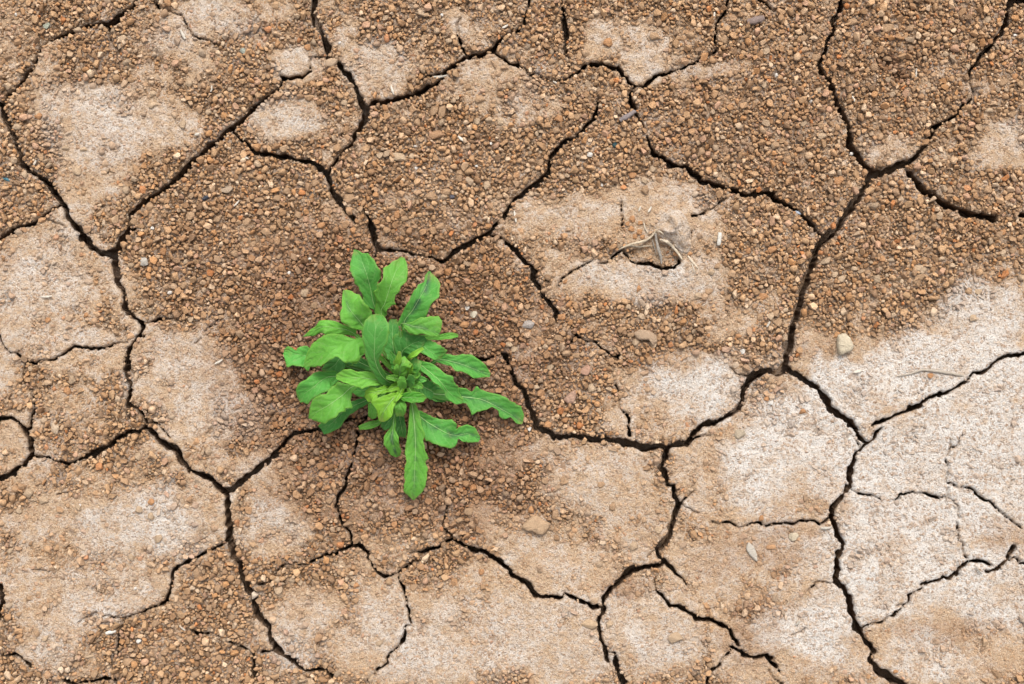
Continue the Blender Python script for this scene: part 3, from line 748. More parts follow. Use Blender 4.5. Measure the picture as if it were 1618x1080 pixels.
for x, y, w, h, col, rot, name, label, cat in [
 (400,940,18,15,(.66,.55,.43),8,'pebble','round whitish pebble lodged in the dark crack','pebble'),
 (220,1013,10,10,WHT,30,'pebble','bright white angular pebble on brown crumbs','pebble'),
 (10,284,12,8,(.07,.19,.24),-25,'glass_chip','teal blue chip lying on the soil','chip'),
 (326,313,13,11,(.045,.055,.075),20,'stone_chip','dark navy blue chip among brown crumbs','chip'),
 (74,41,14,13,(.30,.32,.25),0,'pebble','grey-green pebble beside a crack end','pebble'),
 (383,80,10,11,(.36,.40,.34),40,'pebble','small pale green-grey square pebble','pebble'),
 (715,311,9,10,(.09,.09,.11),0,'pebble','small slate-blue round pebble among crumbs','pebble'),
 (971,228,9,9,(.03,.08,.09),20,'stone_chip','tiny dark teal chip among brown crumbs','chip'),
 (1262,336,12,7,(.45,.52,.62),-25,'glass_chip','small pale blue chip perched on the edge of a crack','chip'),
 (933,244,10,9,WHT,10,'pebble','small white pebble on brown crumbs beside a narrow crack','pebble'),
 (748,496,12,13,(.54,.49,.38),0,'pebble','pale grey pebble on darkened crumbs near the plant','pebble'),
 (836,513,20,14,(.34,.30,.27),5,'stone','smooth grey stone among brown crumbs','stone'),
 (88,677,14,21,(.52,.40,.28),5,'stone','pale upright block-shaped clod on bare soil','stone'),
 (360,300,27,13,(.36,.27,.19),5,'stone','long grey-tan clod beside the wide crack','stone'),
 (927,586,23,18,PNK,12,'stone','large pinkish brown clod among smaller crumbs','stone'),
 (691,212,26,16,(.40,.235,.13),5,'stone','wide orange-tan clod on dark crumbs','stone'),
 (632,248,25,17,PALE,-18,'stone','large oval pale tan clod on dark crumbs','stone'),
 (228,413,14,17,(.50,.46,.40),30,'stone_chip','irregular pale grey chip on orange-brown crumbs','chip'),
 (1169,685,16,19,(.45,.37,.27),-15,'stone','tall grey-tan stone on bare soil below the wide crack','stone'),
 (933,986,26,15,(.46,.33,.21),-10,'stone','wide tan clod at the rim of a narrow crack','stone'),
 (1253,847,17,15,(.52,.44,.32),0,'stone','rough cream pitted stone below a thin crack','stone'),
 (1218,864,18,8,(.47,.27,.14),3,'stone','oblong orange-tan clod on ochre soil','stone')]:
    tag(place(CLODS, name, x, y, w, h, col, rot), label, cat)

LANDMARKS = [(846,828,'the largest flat stone'),(1332,543,'the angular cream stone'),(326,313,'the navy blue chip'),(10,284,'the teal blue chip'),(993,183,'the grey-purple twig'),
  (1194,33,'the dark bark piece'),(836,513,'the smooth grey stone'),(220,1013,'the bright white pebble'),(1405,100,'the dark soil smear'),(400,940,'the whitish pebble in the crack'),
  (74,41,'the grey-green pebble'),(715,311,'the slate-blue pebble'),(523,97,'the clod wedged in the crack'),(1262,336,'the pale blue chip')]
def clod(kind, x, y, w, h=None, rot=None):
    h = h or w
    col = {'pale': PALE, 'tan': TANC, 'orange': ORG, 'white': WHT}[kind]
    o = place(CLODS, 'pebble' if kind == 'white' else 'soil_clod', x, y, w, h, col, rot)
    jj, ii = gi(np.array([x]), np.array([y]))
    sd = float(SD[jj, ii][0]); br = float(np.mean(BARE[max(jj[0] - 8, 0):jj[0] + 9, max(ii[0] - 8, 0):ii[0] + 9]))
    wh = float(np.mean(WHI[max(jj[0] - 8, 0):jj[0] + 9, max(ii[0] - 8, 0):ii[0] + 9]))
    if math.hypot(x - 1045, y - 385) < 75: where = 'beside the broken mound with the root'
    elif math.hypot(x - 630, y - 600) < 215: where = 'on darkened crumbs near the green plant'
    elif sd < 9: where = 'at the very edge of a crack'
    elif wh > .45: where = 'on white salt crust'
    elif br > .5: where = 'half sunk in bare tan soil'
    elif sd < 24: where = 'among crumbs a little way from a crack'
    else: where = 'among crumbs in the middle of a plate'
    lm = min(LANDMARKS, key=lambda q_: math.hypot(q_[0] - x, q_[1] - y))
    if where.startswith('among') and math.hypot(lm[0] - x, lm[1] - y) < 170: where = 'among crumbs near ' + lm[2]
    look = {'pale': 'pale tan', 'tan': 'brown', 'orange': 'orange', 'white': 'white'}[kind]
    asp = max(w, h) / min(w, h)
    lb = ('large ' if max(w, h) >= 15 else 'tiny ' if max(w, h) < 9 else 'small ') + ('oblong ' if asp > 1.25 else 'rounded ') + look + (' pebble ' if kind == 'white' else ' soil clod ') + where
    tag(o, lb, 'pebble' if kind == 'white' else 'soil clod', lb.replace(' soil clod', ' soil clods').replace(' pebble', ' pebbles'))
for q in [(62,184,12),(1325,285,16),(962,67,17,14),(883,187,15,12),(999,276,14,11),(108,617,14,13),(785,450,12,18),(887,500,15,11),(1221,393,17,14),(1206,468,14,14),(1165,530,15,10),(1310,463,12,10),(1605,67,11),(763,699,7,10),(865,671,15,11),(487,75,13,10),(508,355,14,11),(1267,649,14,11),(1470,594,11),(893,663,13),(624,829,12),(257,396,12,14),(1415,1060,9),(292,284,11),(342,256,10),(394,257,12),(524,125,10),(658,254,9),(627,338,11,15),(651,252,8),(735,513,16,11),(810,480,9),(1130,262,9),(1105,139,12,14),(1203,819,8,14),(760,903,11),(550,180,9),(563,924,10),(240,793,11),(1070,400,12),(1008,455,10,12),(1090,402,9),(1000,346,11),(1012,352,9),(997,362,10),(1010,366,10),(1003,373,9),(992,354,9),(1015,374,8),(1211,630,9),(1395,140,10),(1565,64,10),(1603,120,10),(893,445,9),(1183,396,10),(1120,530,8),(1585,366,10),(1485,365,9),(372,902,9),(75,505,10),(135,497,10),(400,700,8),(862,30,9)]:
    clod('orange', *q)
for q in [(1403,44,20,18),(1438,44,18,15),(1349,33,17,14),(1272,80,16,14),(1226,230,14,15),(1167,122,13,11),(1035,57,17,15),(1145,62,16,14),(706,303,15,12),(724,273,15,14),(666,220,15,12),(552,313,17,18),(759,156,17,14),(685,174,14,18),(698,175,14,22),(659,192,10,14),(1090,535,16,13),(1180,445,12,16),(910,561,18,9),(882,533,17,11),(740,807,17,14),(727,821,12,10),(643,838,13,14),(520,791,14,14),(654,927,13,15),(550,829,17,11),(724,565,15,13),(725,281,13),(1310,330,12),(1381,105,15),(1405,90,17,12),(1460,190,11),(1500,300,12),(1560,300,14),(1330,320,15,10),(1500,310,18,8),(1270,60,13),(1290,90,14),(1240,140,12),(1107,238,15,19),(985,212,13,8),(969,193,9,14),(913,183,14,13),(873,97,13),(941,195,10),(1010,215,11),(1020,300,14),(1040,270,12),(840,255,12),(853,256,12),(862,300,10),(880,205,13),(820,215,11),(680,310,20,14),(700,328,11),(620,330,14),(640,345,12),(570,330,12),(462,315,11,9),(437,313,14,12),(420,322,13,10),(452,302,13),(430,345,11),(411,315,16,10),(470,340,12),(496,288,13),(350,500,10),(370,400,13),(310,390,12),(330,440,11),(290,450,13),(260,480,10),(390,470,12),(300,340,16),(343,346,17,15),(235,326,15,16),(230,310,10),(210,350,12),(390,350,14),(400,385,11),(440,405,12),(450,385,10),(466,395,11),(496,482,13,13),(522,435,10),(640,830,9),(700,860,10),(800,300,10),(790,310,11),(834,485,12),(860,460,11),(870,540,11),(1060,505,11),(1000,510,10),(1120,460,12),(1133,420,12),(1150,470,13),(1200,500,12),(1230,510,16),(1225,495,15),(1600,395,12),(1580,370,13),(1450,385,14,12),(1455,437,14,12),(1530,460,12),(1345,397,13),(1340,420,12),(1370,430,10),(1290,160,10),(1390,215,12),(1425,180,10),(1585,130,14),(1600,180,12),(1540,225,11),(120,1050,14),(150,1065,16),(245,985,14),(270,1000,12),(300,1010,13),(330,960,12),(345,930,13),(310,905,13,18),(380,1000,12),(365,975,14,11),(260,1030,16),(310,1065,15),(345,1040,12),(200,1045,18,14),(420,1065,12),(60,1000,10),(30,970,11),(45,945,10),(100,750,12),(60,765,10),(410,950,13),(440,905,12),(500,920,11),(860,760,12),(890,757,11),(850,780,10),(877,812,12,17),(892,762,14,11),(950,765,12),(967,800,12)]:
    clod('tan', *q)
for q in [(290,197,14,17),(28,200,16,11),(122,270,13,17),(481,462,15,15),(1100,467,17,14),(1305,412,20,14),(1452,423,16,12),(1458,427,12,14),(1538,502,13,14),(220,721,13,12),(961,986,15,13),(1068,1006,24,20),(1002,862,13,17),(1040,836,13),(1032,542,13,15),(935,614,12,20),(1004,540,12),(302,505,12,12),(292,413,9,12),(192,60,15,13),(123,48,15,13),(710,65,12),(650,247,10),(601,246,14,13),(545,162,13,9),(773,190,13),(790,191,13),(753,191,12),(770,291,11,18),(707,155,11,9),(706,303,10),(1208,135,11,12),(1294,142,10),(1300,214,15,13),(1225,230,13,16),(1563,176,15,13),(1371,66,11),(1495,85,10),(1530,105,9),(1560,30,12),(1210,80,13),(1270,195,11),(1480,250,10),(960,98,13,10),(885,98,11,12),(700,310,15,11),(840,307,9,12),(1060,235,10),(1019,285,11),(1031,266,12),(1013,500,14,10),(1124,430,11),(1195,430,9),(862,548,9),(812,551,11),(805,545,13),(848,612,11),(937,615,10),(1133,377,13),(1385,440,14),(1330,440,12),(1400,435,10),(1408,412,13,11),(1488,410,12),(1505,420,11),(1350,425,11),(1318,433,11),(1545,460,13,10),(1585,400,12),(870,580,11),(1218,500,15,14),(441,934,17,15),(462,917,10),(438,917,12),(557,922,11),(475,921,11,10),(600,1015,12,10),(585,1070,12,16),(125,801,10),(60,180,9),(50,175,10),(345,150,13,10),(330,176,11),(240,147,13),(299,132,12),(365,140,11,9),(408,82,10),(242,165,14,12),(104,235,13),(133,237,12),(200,300,14,12),(40,275,12),(72,1008,12),(142,1038,15,9),(28,807,11),(15,870,12),(70,790,14),(45,780,15),(220,805,12),(250,850,14),(208,880,11),(240,815,12)]:
    clod('pale', *q)
for q in [(25,22,5),(951,292,5),(268,462,9,6),(656,231,5),(776,226,6,5),(1282,159,5),(1347,242,6),(837,678,8,9),(1173,555,9),(1218,636,10),(126,799,8),(213,929,6),(738,486,8),(457,431,6),(490,409,6),(698,23,6),(537,67,6,7),(658,265,6),(240,360,6),(1605,55,6),(1226,118,9),(753,262,6),(1343,693,5)]:
    clod('white', *q)

# ------------------------------------------------------------------ crumbs: tens of thousands, one scattered mass
def scatter():
    cell = 8.0
    grid = {}
    out = []
    def ok(x, y, r, pack):
        ci, cj = int(x // cell), int(y // cell)
        for i in range(ci - 2, ci + 3):
            for j in range(cj - 2, cj + 3):
                for (a_, b_, rr) in grid.get((i, j), ()):
                    q = pack * (r + rr)
                    if (a_ - x) ** 2 + (b_ - y) ** 2 < q * q: return False
        return True
    for x, y, r in occupied: grid.setdefault((int(x // cell), int(y // cell)), []).append((x, y, r))
    for rad_lo, rad_hi, n, pack, pw in ((4.3, 6.2, 6500, .88, 1.6), (3.0, 4.3, 27000, .82, 1.25), (2.1, 3.0, 90000, .77, 1.0), (1.25, 2.1, 130000, .76, .8)):
        X = rng.uniform(-90, W0 + 90, n); Y = rng.uniform(-90, H0 + 90, n)
        Rr = rng.uniform(rad_lo, rad_hi, n); U = rng.random(n)
        J, I = gi(X, Y)
        bare = BARE[J, I]; sd = SD[J, I]
        prob = np.clip(1.18 - 1.12 * bare, .0, 1) ** pw
        prob = np.maximum(prob, .17 if rad_hi < 3.1 else .04)
        good = (U < prob) & (sd > np.where(rng.random(n) < .08, -Rr * .2, Rr * .72))
        for k in np.nonzero(good)[0]:
            x, y, r = float(X[k]), float(Y[k]), float(Rr[k])
            if ok(x, y, r, pack):
                grid.setdefault((int(x // cell), int(y // cell)), []).append((x, y, r)); out.append((x, y, r))
    return np.array(out)
pts = scatter()
n = len(pts)
J, I = gi(pts[:, 0], pts[:, 1])
bare = BARE[J, I]; whi = WHI[J, I]; dmp_shade = DMP_SHADE[J, I]
el = rng.uniform(.8, 1.28, n)
sc = np.stack([pts[:, 2] * el, pts[:, 2] / el, pts[:, 2] * rng.uniform(.9, 1.3, n)], 1) * S * 1.20
sink = np.clip(.02 + .90 * bare + rng.normal(0, .14, n), -.25, .80)
zz = Z[J, I] + sc[:, 2] * (1 - 2 * sink) * .75
co = np.stack([(pts[:, 0] - W0 / 2) * S, (H0 / 2 - pts[:, 1]) * S, zz], 1)
pal = np.array([(.42,.265,.148), (.47,.308,.177), (.35,.212,.115), (.54,.385,.250), (.44,.245,.115), (.28,.180,.108), (.45,.285,.190), (.41,.31,.215), (.60,.465,.330), (.47,.205,.080)])
pk = rng.choice(len(pal), n, p=[.24, .18, .15, .12, .08, .07, .07, .04, .035, .015])
tint = pal[pk] * rng.uniform(.86, 1.30, (n, 1)) * np.array((1.05, 1.0, .94))
k_ = np.clip(bare[:, None] * .6, 0, .6)
tint = tint * (1 - k_) + np.array(TAN) * k_ * rng.uniform(.85, 1.1, (n, 1))
kw = np.clip(whi[:, None] * .5, 0, .5)
tint = tint * (1 - kw) + np.array(WHITE) * kw * .9
tint *= 1 - dmp_shade[:, None] * (1 - np.array(DAMP_SHADE)) * .95  # crumbs take the same painted shade as the soil
rot = np.stack([rng.uniform(-.5, .5, n), rng.uniform(-.5, .5, n), rng.uniform(0, 6.283, n)], 1)
me = bpy.data.meshes.new('soil_crumbs')
me.vertices.add(n); me.vertices.foreach_set('co', co.astype(np.float32).ravel())
for nm, ty, arr, key in (('rot', 'FLOAT_VECTOR', rot, 'vector'), ('scl', 'FLOAT_VECTOR', sc, 'vector'), ('tint', 'FLOAT_COLOR', np.concatenate([tint, np.ones((n, 1))], 1), 'color')):
    at = me.attributes.new(nm, ty, 'POINT'); at.data.foreach_set(key, arr.astype(np.float32).ravel())
at = me.attributes.new('pick', 'INT', 'POINT'); at.data.foreach_set('value', rng.integers(0, 14, n).astype(np.int32))
me.materials.append(M_CRUMB)
crumbs = bpy.data.objects.new('soil_crumbs', me); COL.objects.link(crumbs)
tag(crumbs, 'fine brown and tan soil crumbs covering the cracked ground', 'soil crumbs', kind='stuff')
ng = bpy.data.node_groups.new('crumb_scatter', 'GeometryNodeTree')
ng.interface.new_socket('Geometry', in_out='INPUT', socket_type='NodeSocketGeometry')
ng.interface.new_socket('Geometry', in_out='OUTPUT', socket_type='NodeSocketGeometry')
gin = ng.nodes.new('NodeGroupInput'); gout = ng.nodes.new('NodeGroupOutput')
iop = ng.nodes.new('GeometryNodeInstanceOnPoints'); ci = ng.nodes.new('GeometryNodeCollectionInfo')
ci.inputs['Collection'].default_value = pcol; ci.inputs['Separate Children'].default_value = True; ci.inputs['Reset Children'].default_value = True
def named(nm, ty):
    a_ = ng.nodes.new('GeometryNodeInputNamedAttribute'); a_.data_type = ty; a_.inputs['Name'].default_value = nm
    return [s_ for s_ in a_.outputs if s_.enabled and s_.name == 'Attribute'][0]
L = ng.links.new
L(gin.outputs[0], iop.inputs['Points']); L(ci.outputs[0], iop.inputs['Instance']); iop.inputs['Pick Instance'].default_value = True
L(named('pick', 'INT'), iop.inputs['Instance Index']); L(named('rot', 'FLOAT_VECTOR'), iop.inputs['Rotation']); L(named('scl', 'FLOAT_VECTOR'), iop.inputs['Scale'])
L(iop.outputs[0], gout.inputs[0])
md = crumbs.modifiers.new('scatter', 'NODES'); md.node_group = ng

# ------------------------------------------------------------------ strands: straw, twigs, roots
def strand_mesh(name, pts, widths, flat=.5, seed=0, rough=.12):
    """a tapering tube through points (world metres)"""
    pts = [Vector(p) for p in pts]; m = len(pts); N = max(8, (m - 1) * 6); out = []
    def cr(p0, p1, p2, p3, t):
        return .5 * ((2 * p1) + (p2 - p0) * t + (2 * p0 - 5 * p1 + 4 * p2 - p3) * t * t + (3 * p1 - p0 - 3 * p2 + p3) * t ** 3)
    for i in range(N + 1):
        f = i / N * (m - 1); k = min(int(f), m - 2); t = f - k
        p = cr(pts[max(k - 1, 0)], pts[k], pts[k + 1], pts[min(k + 2, m - 1)], t)
        w = widths[k] + (widths[k + 1] - widths[k]) * t
        out.append((p, w))
    bm = bmesh.new(); rings = []
    for i, (p, w) in enumerate(out):
        d_ = (out[min(i + 1, N)][0] - out[max(i - 1, 0)][0]).normalized()
        sx = d_.cross(Vector((0, 0, 1)))
        sx = sx.normalized() if sx.length > 1e-4 else Vector((1, 0, 0))
        up = sx.cross(d_)
        rg = []
        for q in range(7):
            an = q / 7 * 6.2832
            k_ = 1 + rough * mnoise.noise(p * 700 + Vector((q * 1.3, seed, 0)))
            rg.append(bm.verts.new(p + (sx * math.cos(an) + up * math.sin(an) * flat) * w / 2 * k_))
        rings.append(rg)
    for A_, B_ in zip(rings[:-1], rings[1:]):
        for q in range(7): bm.faces.new((A_[q], A_[(q + 1) % 7], B_[(q + 1) % 7], B_[q]))
    bm.faces.new(rings[0][::-1]); bm.faces.new(rings[-1])
    bmesh.ops.recalc_face_normals(bm, faces=bm.faces)
    me = bpy.data.meshes.new(name); bm.to_mesh(me); bm.free()
    me.polygons.foreach_set('use_smooth', [True] * len(me.polygons)); me.materials.append(M_STRAW)
    return me
def strand(name, pl, widths, col, lift=.0012, flat=.5, parent=None, zl=None):
    pts_ = [P(x, y, 0) + Vector((0, 0, (zat(x, y) if zl is None else zl[i]) + lift)) for i, (x, y) in enumerate(pl)]
    o = bpy.data.objects.new(name, strand_mesh(name, pts_, [w * S for w in widths], flat, len(bpy.data.objects), .55 if name != 'straw_fragment' else .3))
    COL.objects.link(o); o.color = (*col, 1)
    if parent: o.parent = parent
    return o
SCOL = (.55, .47, .36)
o = strand('dry_grass_blade', [(1417,594),(1438,590),(1460,584),(1493,588),(1515,592),(1533,596)], [1.5,3,4.5,5,4,1.5], (.36,.31,.25), .0014)
tag(o, 'long bent dry grass blade lying on white crust beside a crack', 'dry grass')
o = strand('twig', [(979,191),(986,187),(994,182),(1004,175)], [6,8,8,5], (.20,.165,.16), .0055, .6)
tag(o, 'short grey-purple twig lying across a crack', 'twig')
o = strand('twig', [(1180,36),(1190,33),(1200,31),(1207,29)], [9,12,12,7], (.19,.135,.115), .005, .45)
tag(o, 'short dark bark piece lying on brown crumbs', 'twig')
o = strand('twig', [(1134,388),(1135,378),(1136,368)], [6,7,6], (.56,.53,.47), .005, .7)
tag(o, 'short white stick standing out among crumbs beside the broken mound', 'twig')
o = strand('twig', [(168,1000),(176,998),(184,996)], [5,6,4], (.66,.62,.55), .003, .7)
tag(o, 'short white stick on soil beside a thin broken crack', 'twig')
for x, y, ln, an, w, cl in [(620,142,15,-72,4,1),(695,120,22,3,4,.8),(729,219,13,-38,5,1.1),(814,342,18,-80,4,1),(1128,25,12,80,4,1),(388,248,10,-25,4,1.1),(374,321,13,48,3,1),(334,140,10,80,4,1),(75,468,17,4,4,1),(346,571,14,30,4,.95),(1354,586,14,14,5,1.1),(1305,833,18,3,5,.75),(290,55,16,-62,5,.9),(798,42,10,25,4,1),(1447,115,14,85,3,.8),(1026,331,10,60,4,1),(877,129,8,-35,3,1),(288,992,12,-40,3,.9),(706,788,8,5,2,1.1),(1010,330,8,70,3,1),(56,257,8,60,4,1),(1349,157,12,-60,4,1),(1213,512,10,60,4,.8),(1260,983,8,50,4,.7),(312,212,8,20,5,.8),(1545,900,16,-50,3,.45)]:
    dx, dy = math.cos(math.radians(an)) * ln / 2, -math.sin(math.radians(an)) * ln / 2
    o = strand('straw_fragment', [(x - dx, y - dy), (x, y + .6), (x + dx, y + dy)], [w * .5, w, w * .5], tuple(c_ * cl for c_ in (.56,.51,.43)), .0030, .4)
    tag(o, 'tiny whitish straw fragment lying on the soil', 'straw', 'whitish straw fragments')
# the broken lump of crust the root grew from
LUMP = zs(930, 290, 5.4, [(555,410),(575,330),(610,270),(690,215),(780,225),(845,300),(870,400),(872,490),(868,560),(835,600),(785,590),(720,530),(650,490),(590,450)])
LC = (1066, 362)
def lump_h(x, y, s_):
    v = Vector((x * .055, y * .055, 3.7)); w_ = Vector((x * .16, y * .16, 1.3))
    rid = 1 - abs(mnoise.noise(v)) * 2.2
    return max(0, 1 - s_ ** 2.2) * (9.5 + 5.0 * rid + 1.8 * mnoise.noise(w_)) + .7 * mnoise.noise(Vector((x * .45, y * .45, 9)))
def make_lump():
    per = []
    for (x0, y0), (x1, y1) in zip(LUMP, LUMP[1:] + LUMP[:1]):
        per += [(x0 + (x1 - x0) * q / 7, y0 + (y1 - y0) * q / 7) for q in range(7)]
    for _ in range(2): per = [tuple((per[i - 1][c_] + 2 * per[i][c_] + per[(i + 1) % len(per)][c_]) / 4 for c_ in (0, 1)) for i in range(len(per))]
    m_ = len(per); co_, fc = [], []
    ss = [1.0] + [1 - (q / 22) for q in range(0, 22)]
    for k, s_ in enumerate(ss):
        for (x, y) in per:
            wob = 1.5 * mnoise.noise(Vector((x * .3, y * .3, 5))) if k < 6 else 0
            px_, py_ = LC[0] + (x - LC[0]) * s_ + wob, LC[1] + (y - LC[1]) * s_ + wob
            z_ = zat(px_, py_) - .004 if k == 0 else max(zat(px_, py_), -.004) * (1 if s_ > .9 else .6) + lump_h(px_, py_, s_) * mm
            p_ = P(px_, py_, 0); co_.append((p_.x, p_.y, z_))
    for k in range(len(ss) - 1):
        for i in range(m_):
            j = (i + 1) % m_; fc.append((k * m_ + i, k * m_ + j, (k + 1) * m_ + j, (k + 1) * m_ + i))
    co_.append((P(*LC, 0).x, P(*LC, 0).y, zat(*LC) * .6 + lump_h(*LC, 0) * mm))
    for i in range(m_): fc.append(((len(ss) - 1) * m_ + i, (len(ss) - 1) * m_ + (i + 1) % m_, len(co_) - 1))
    me = bpy.data.meshes.new('soil_lump'); me.from_pydata(co_, [], fc)
    b2 = bmesh.new(); b2.from_mesh(me); bmesh.ops.recalc_face_normals(b2, faces=b2.faces); b2.to_mesh(me); b2.free()
    if sum(p_.normal.z for p_ in me.polygons) < 0: me.flip_normals()
    for k, v in (('bare', .95), ('white', .50), ('damp_shade', .0)):
        at = me.attributes.new(k, 'FLOAT', 'POINT'); at.data.foreach_set('value', np.full(len(me.vertices), v, np.float32))
    me.polygons.foreach_set('use_smooth', [True] * len(me.polygons)); me.materials.append(M_SOIL)
    o = bpy.data.objects.new('soil_lump', me); COL.objects.link(o)
    tag(o, 'pale crumpled raised lump of crust beside the small hollow with root strands', 'soil lump')
make_lump()
# dead root clump in the broken mound
rootc = bpy.data.objects.new('dead_root', None); COL.objects.link(rootc)
tag(rootc, 'dried pale root strands sticking out of the broken soil mound', 'root')
mz = lambda x, y, e=0: zat(x, y) + e
def rs(pl, w, col, zl): strand('root_strand', pl, w, col, 0.0, .75, rootc, zl)
z1 = max(zat(1036, 366), .004)
zg = lambda pl, e: [zat(x, y) + k for (x, y), k in zip(pl, e)]
for pl, w, col, e in [
  ([(972,396),(986,390),(1000,385),(1017,381),(1028,374),(1036,363)], [1.5,3,3.6,3.8,3,1.5], (.50,.41,.29), None),
  ([(979,393),(995,388),(1010,389),(1033,387)], [1,2.6,3,1.5], (.48,.40,.29), None),
  ([(1034,370),(1036,380),(1040,394),(1044,405),(1046,417)], [3,4.5,5,4.5,2], (.38,.34,.29), None),
  ([(1031,378),(1034,388),(1038,402)], [1.5,2.5,1.5], (.42,.36,.29), None),
  ([(1041,379),(1051,383),(1061,389),(1069,398),(1077,410)], [2.5,4.5,5,4,2], (.52,.44,.33), [.010,.009,.008,.006,.003]),
  ([(1034,372),(1038,367),(1046,372)], [1.5,3,1.5], (.50,.42,.31), [.004,.012,.012]),
  ([(1086,404),(1094,414),(1102,424)], [3,4.5,2.5], (.54,.45,.34), [.0006]*3),
  ([(1096,431),(1095,424),(1092,416)], [1.5,2.5,1.5], (.54,.46,.36), [.0006]*3),
  ([(1017,352),(1019,360),(1023,368)], [2,3,1.5], (.50,.42,.32), [.0008]*3)]:
    if e is None:
        za, zb = zat(*pl[0]) + .0012, zat(*pl[-1]) + (.010 if pl[-1][1] < 372 else .001)
        if pl[0][1] < 372: za += .010
        m_ = len(pl) - 1
        zl = [max(za + (zb - za) * q / m_, zat(*p_) + .0012) for q, p_ in enumerate(pl)]
    else: zl = zg(pl, e)
    strand('root_strand', pl, w, col, 0.0, .7, rootc, zl)

# ------------------------------------------------------------------ the green plant
CXY = (641, 603)
c0 = P(*CXY, 0)
plant = bpy.data.objects.new('green_plant', None); COL.objects.link(plant)
plant.location = (c0.x, c0.y, zat(*CXY))
tag(plant, 'bright green leafy rosette plant growing out of the cracked soil', 'plant')
PL = Vector(plant.location)
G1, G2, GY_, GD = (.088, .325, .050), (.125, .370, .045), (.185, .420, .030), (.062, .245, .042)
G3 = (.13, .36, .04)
def catmull(vals, f):
    m = len(vals); f = min(max(f, 0), m - 1); k = min(int(f), m - 2); t = f - k
    p0, p1, p2, p3 = vals[max(k - 1, 0)], vals[k], vals[k + 1], vals[min(k + 2, m - 1)]
    return .5 * ((2 * p1) + (p2 - p0) * t + (2 * p0 - 5 * p1 + 4 * p2 - p3) * t * t + (3 * p1 - p0 - 3 * p2 + p3) * t ** 3)
leafn = 0
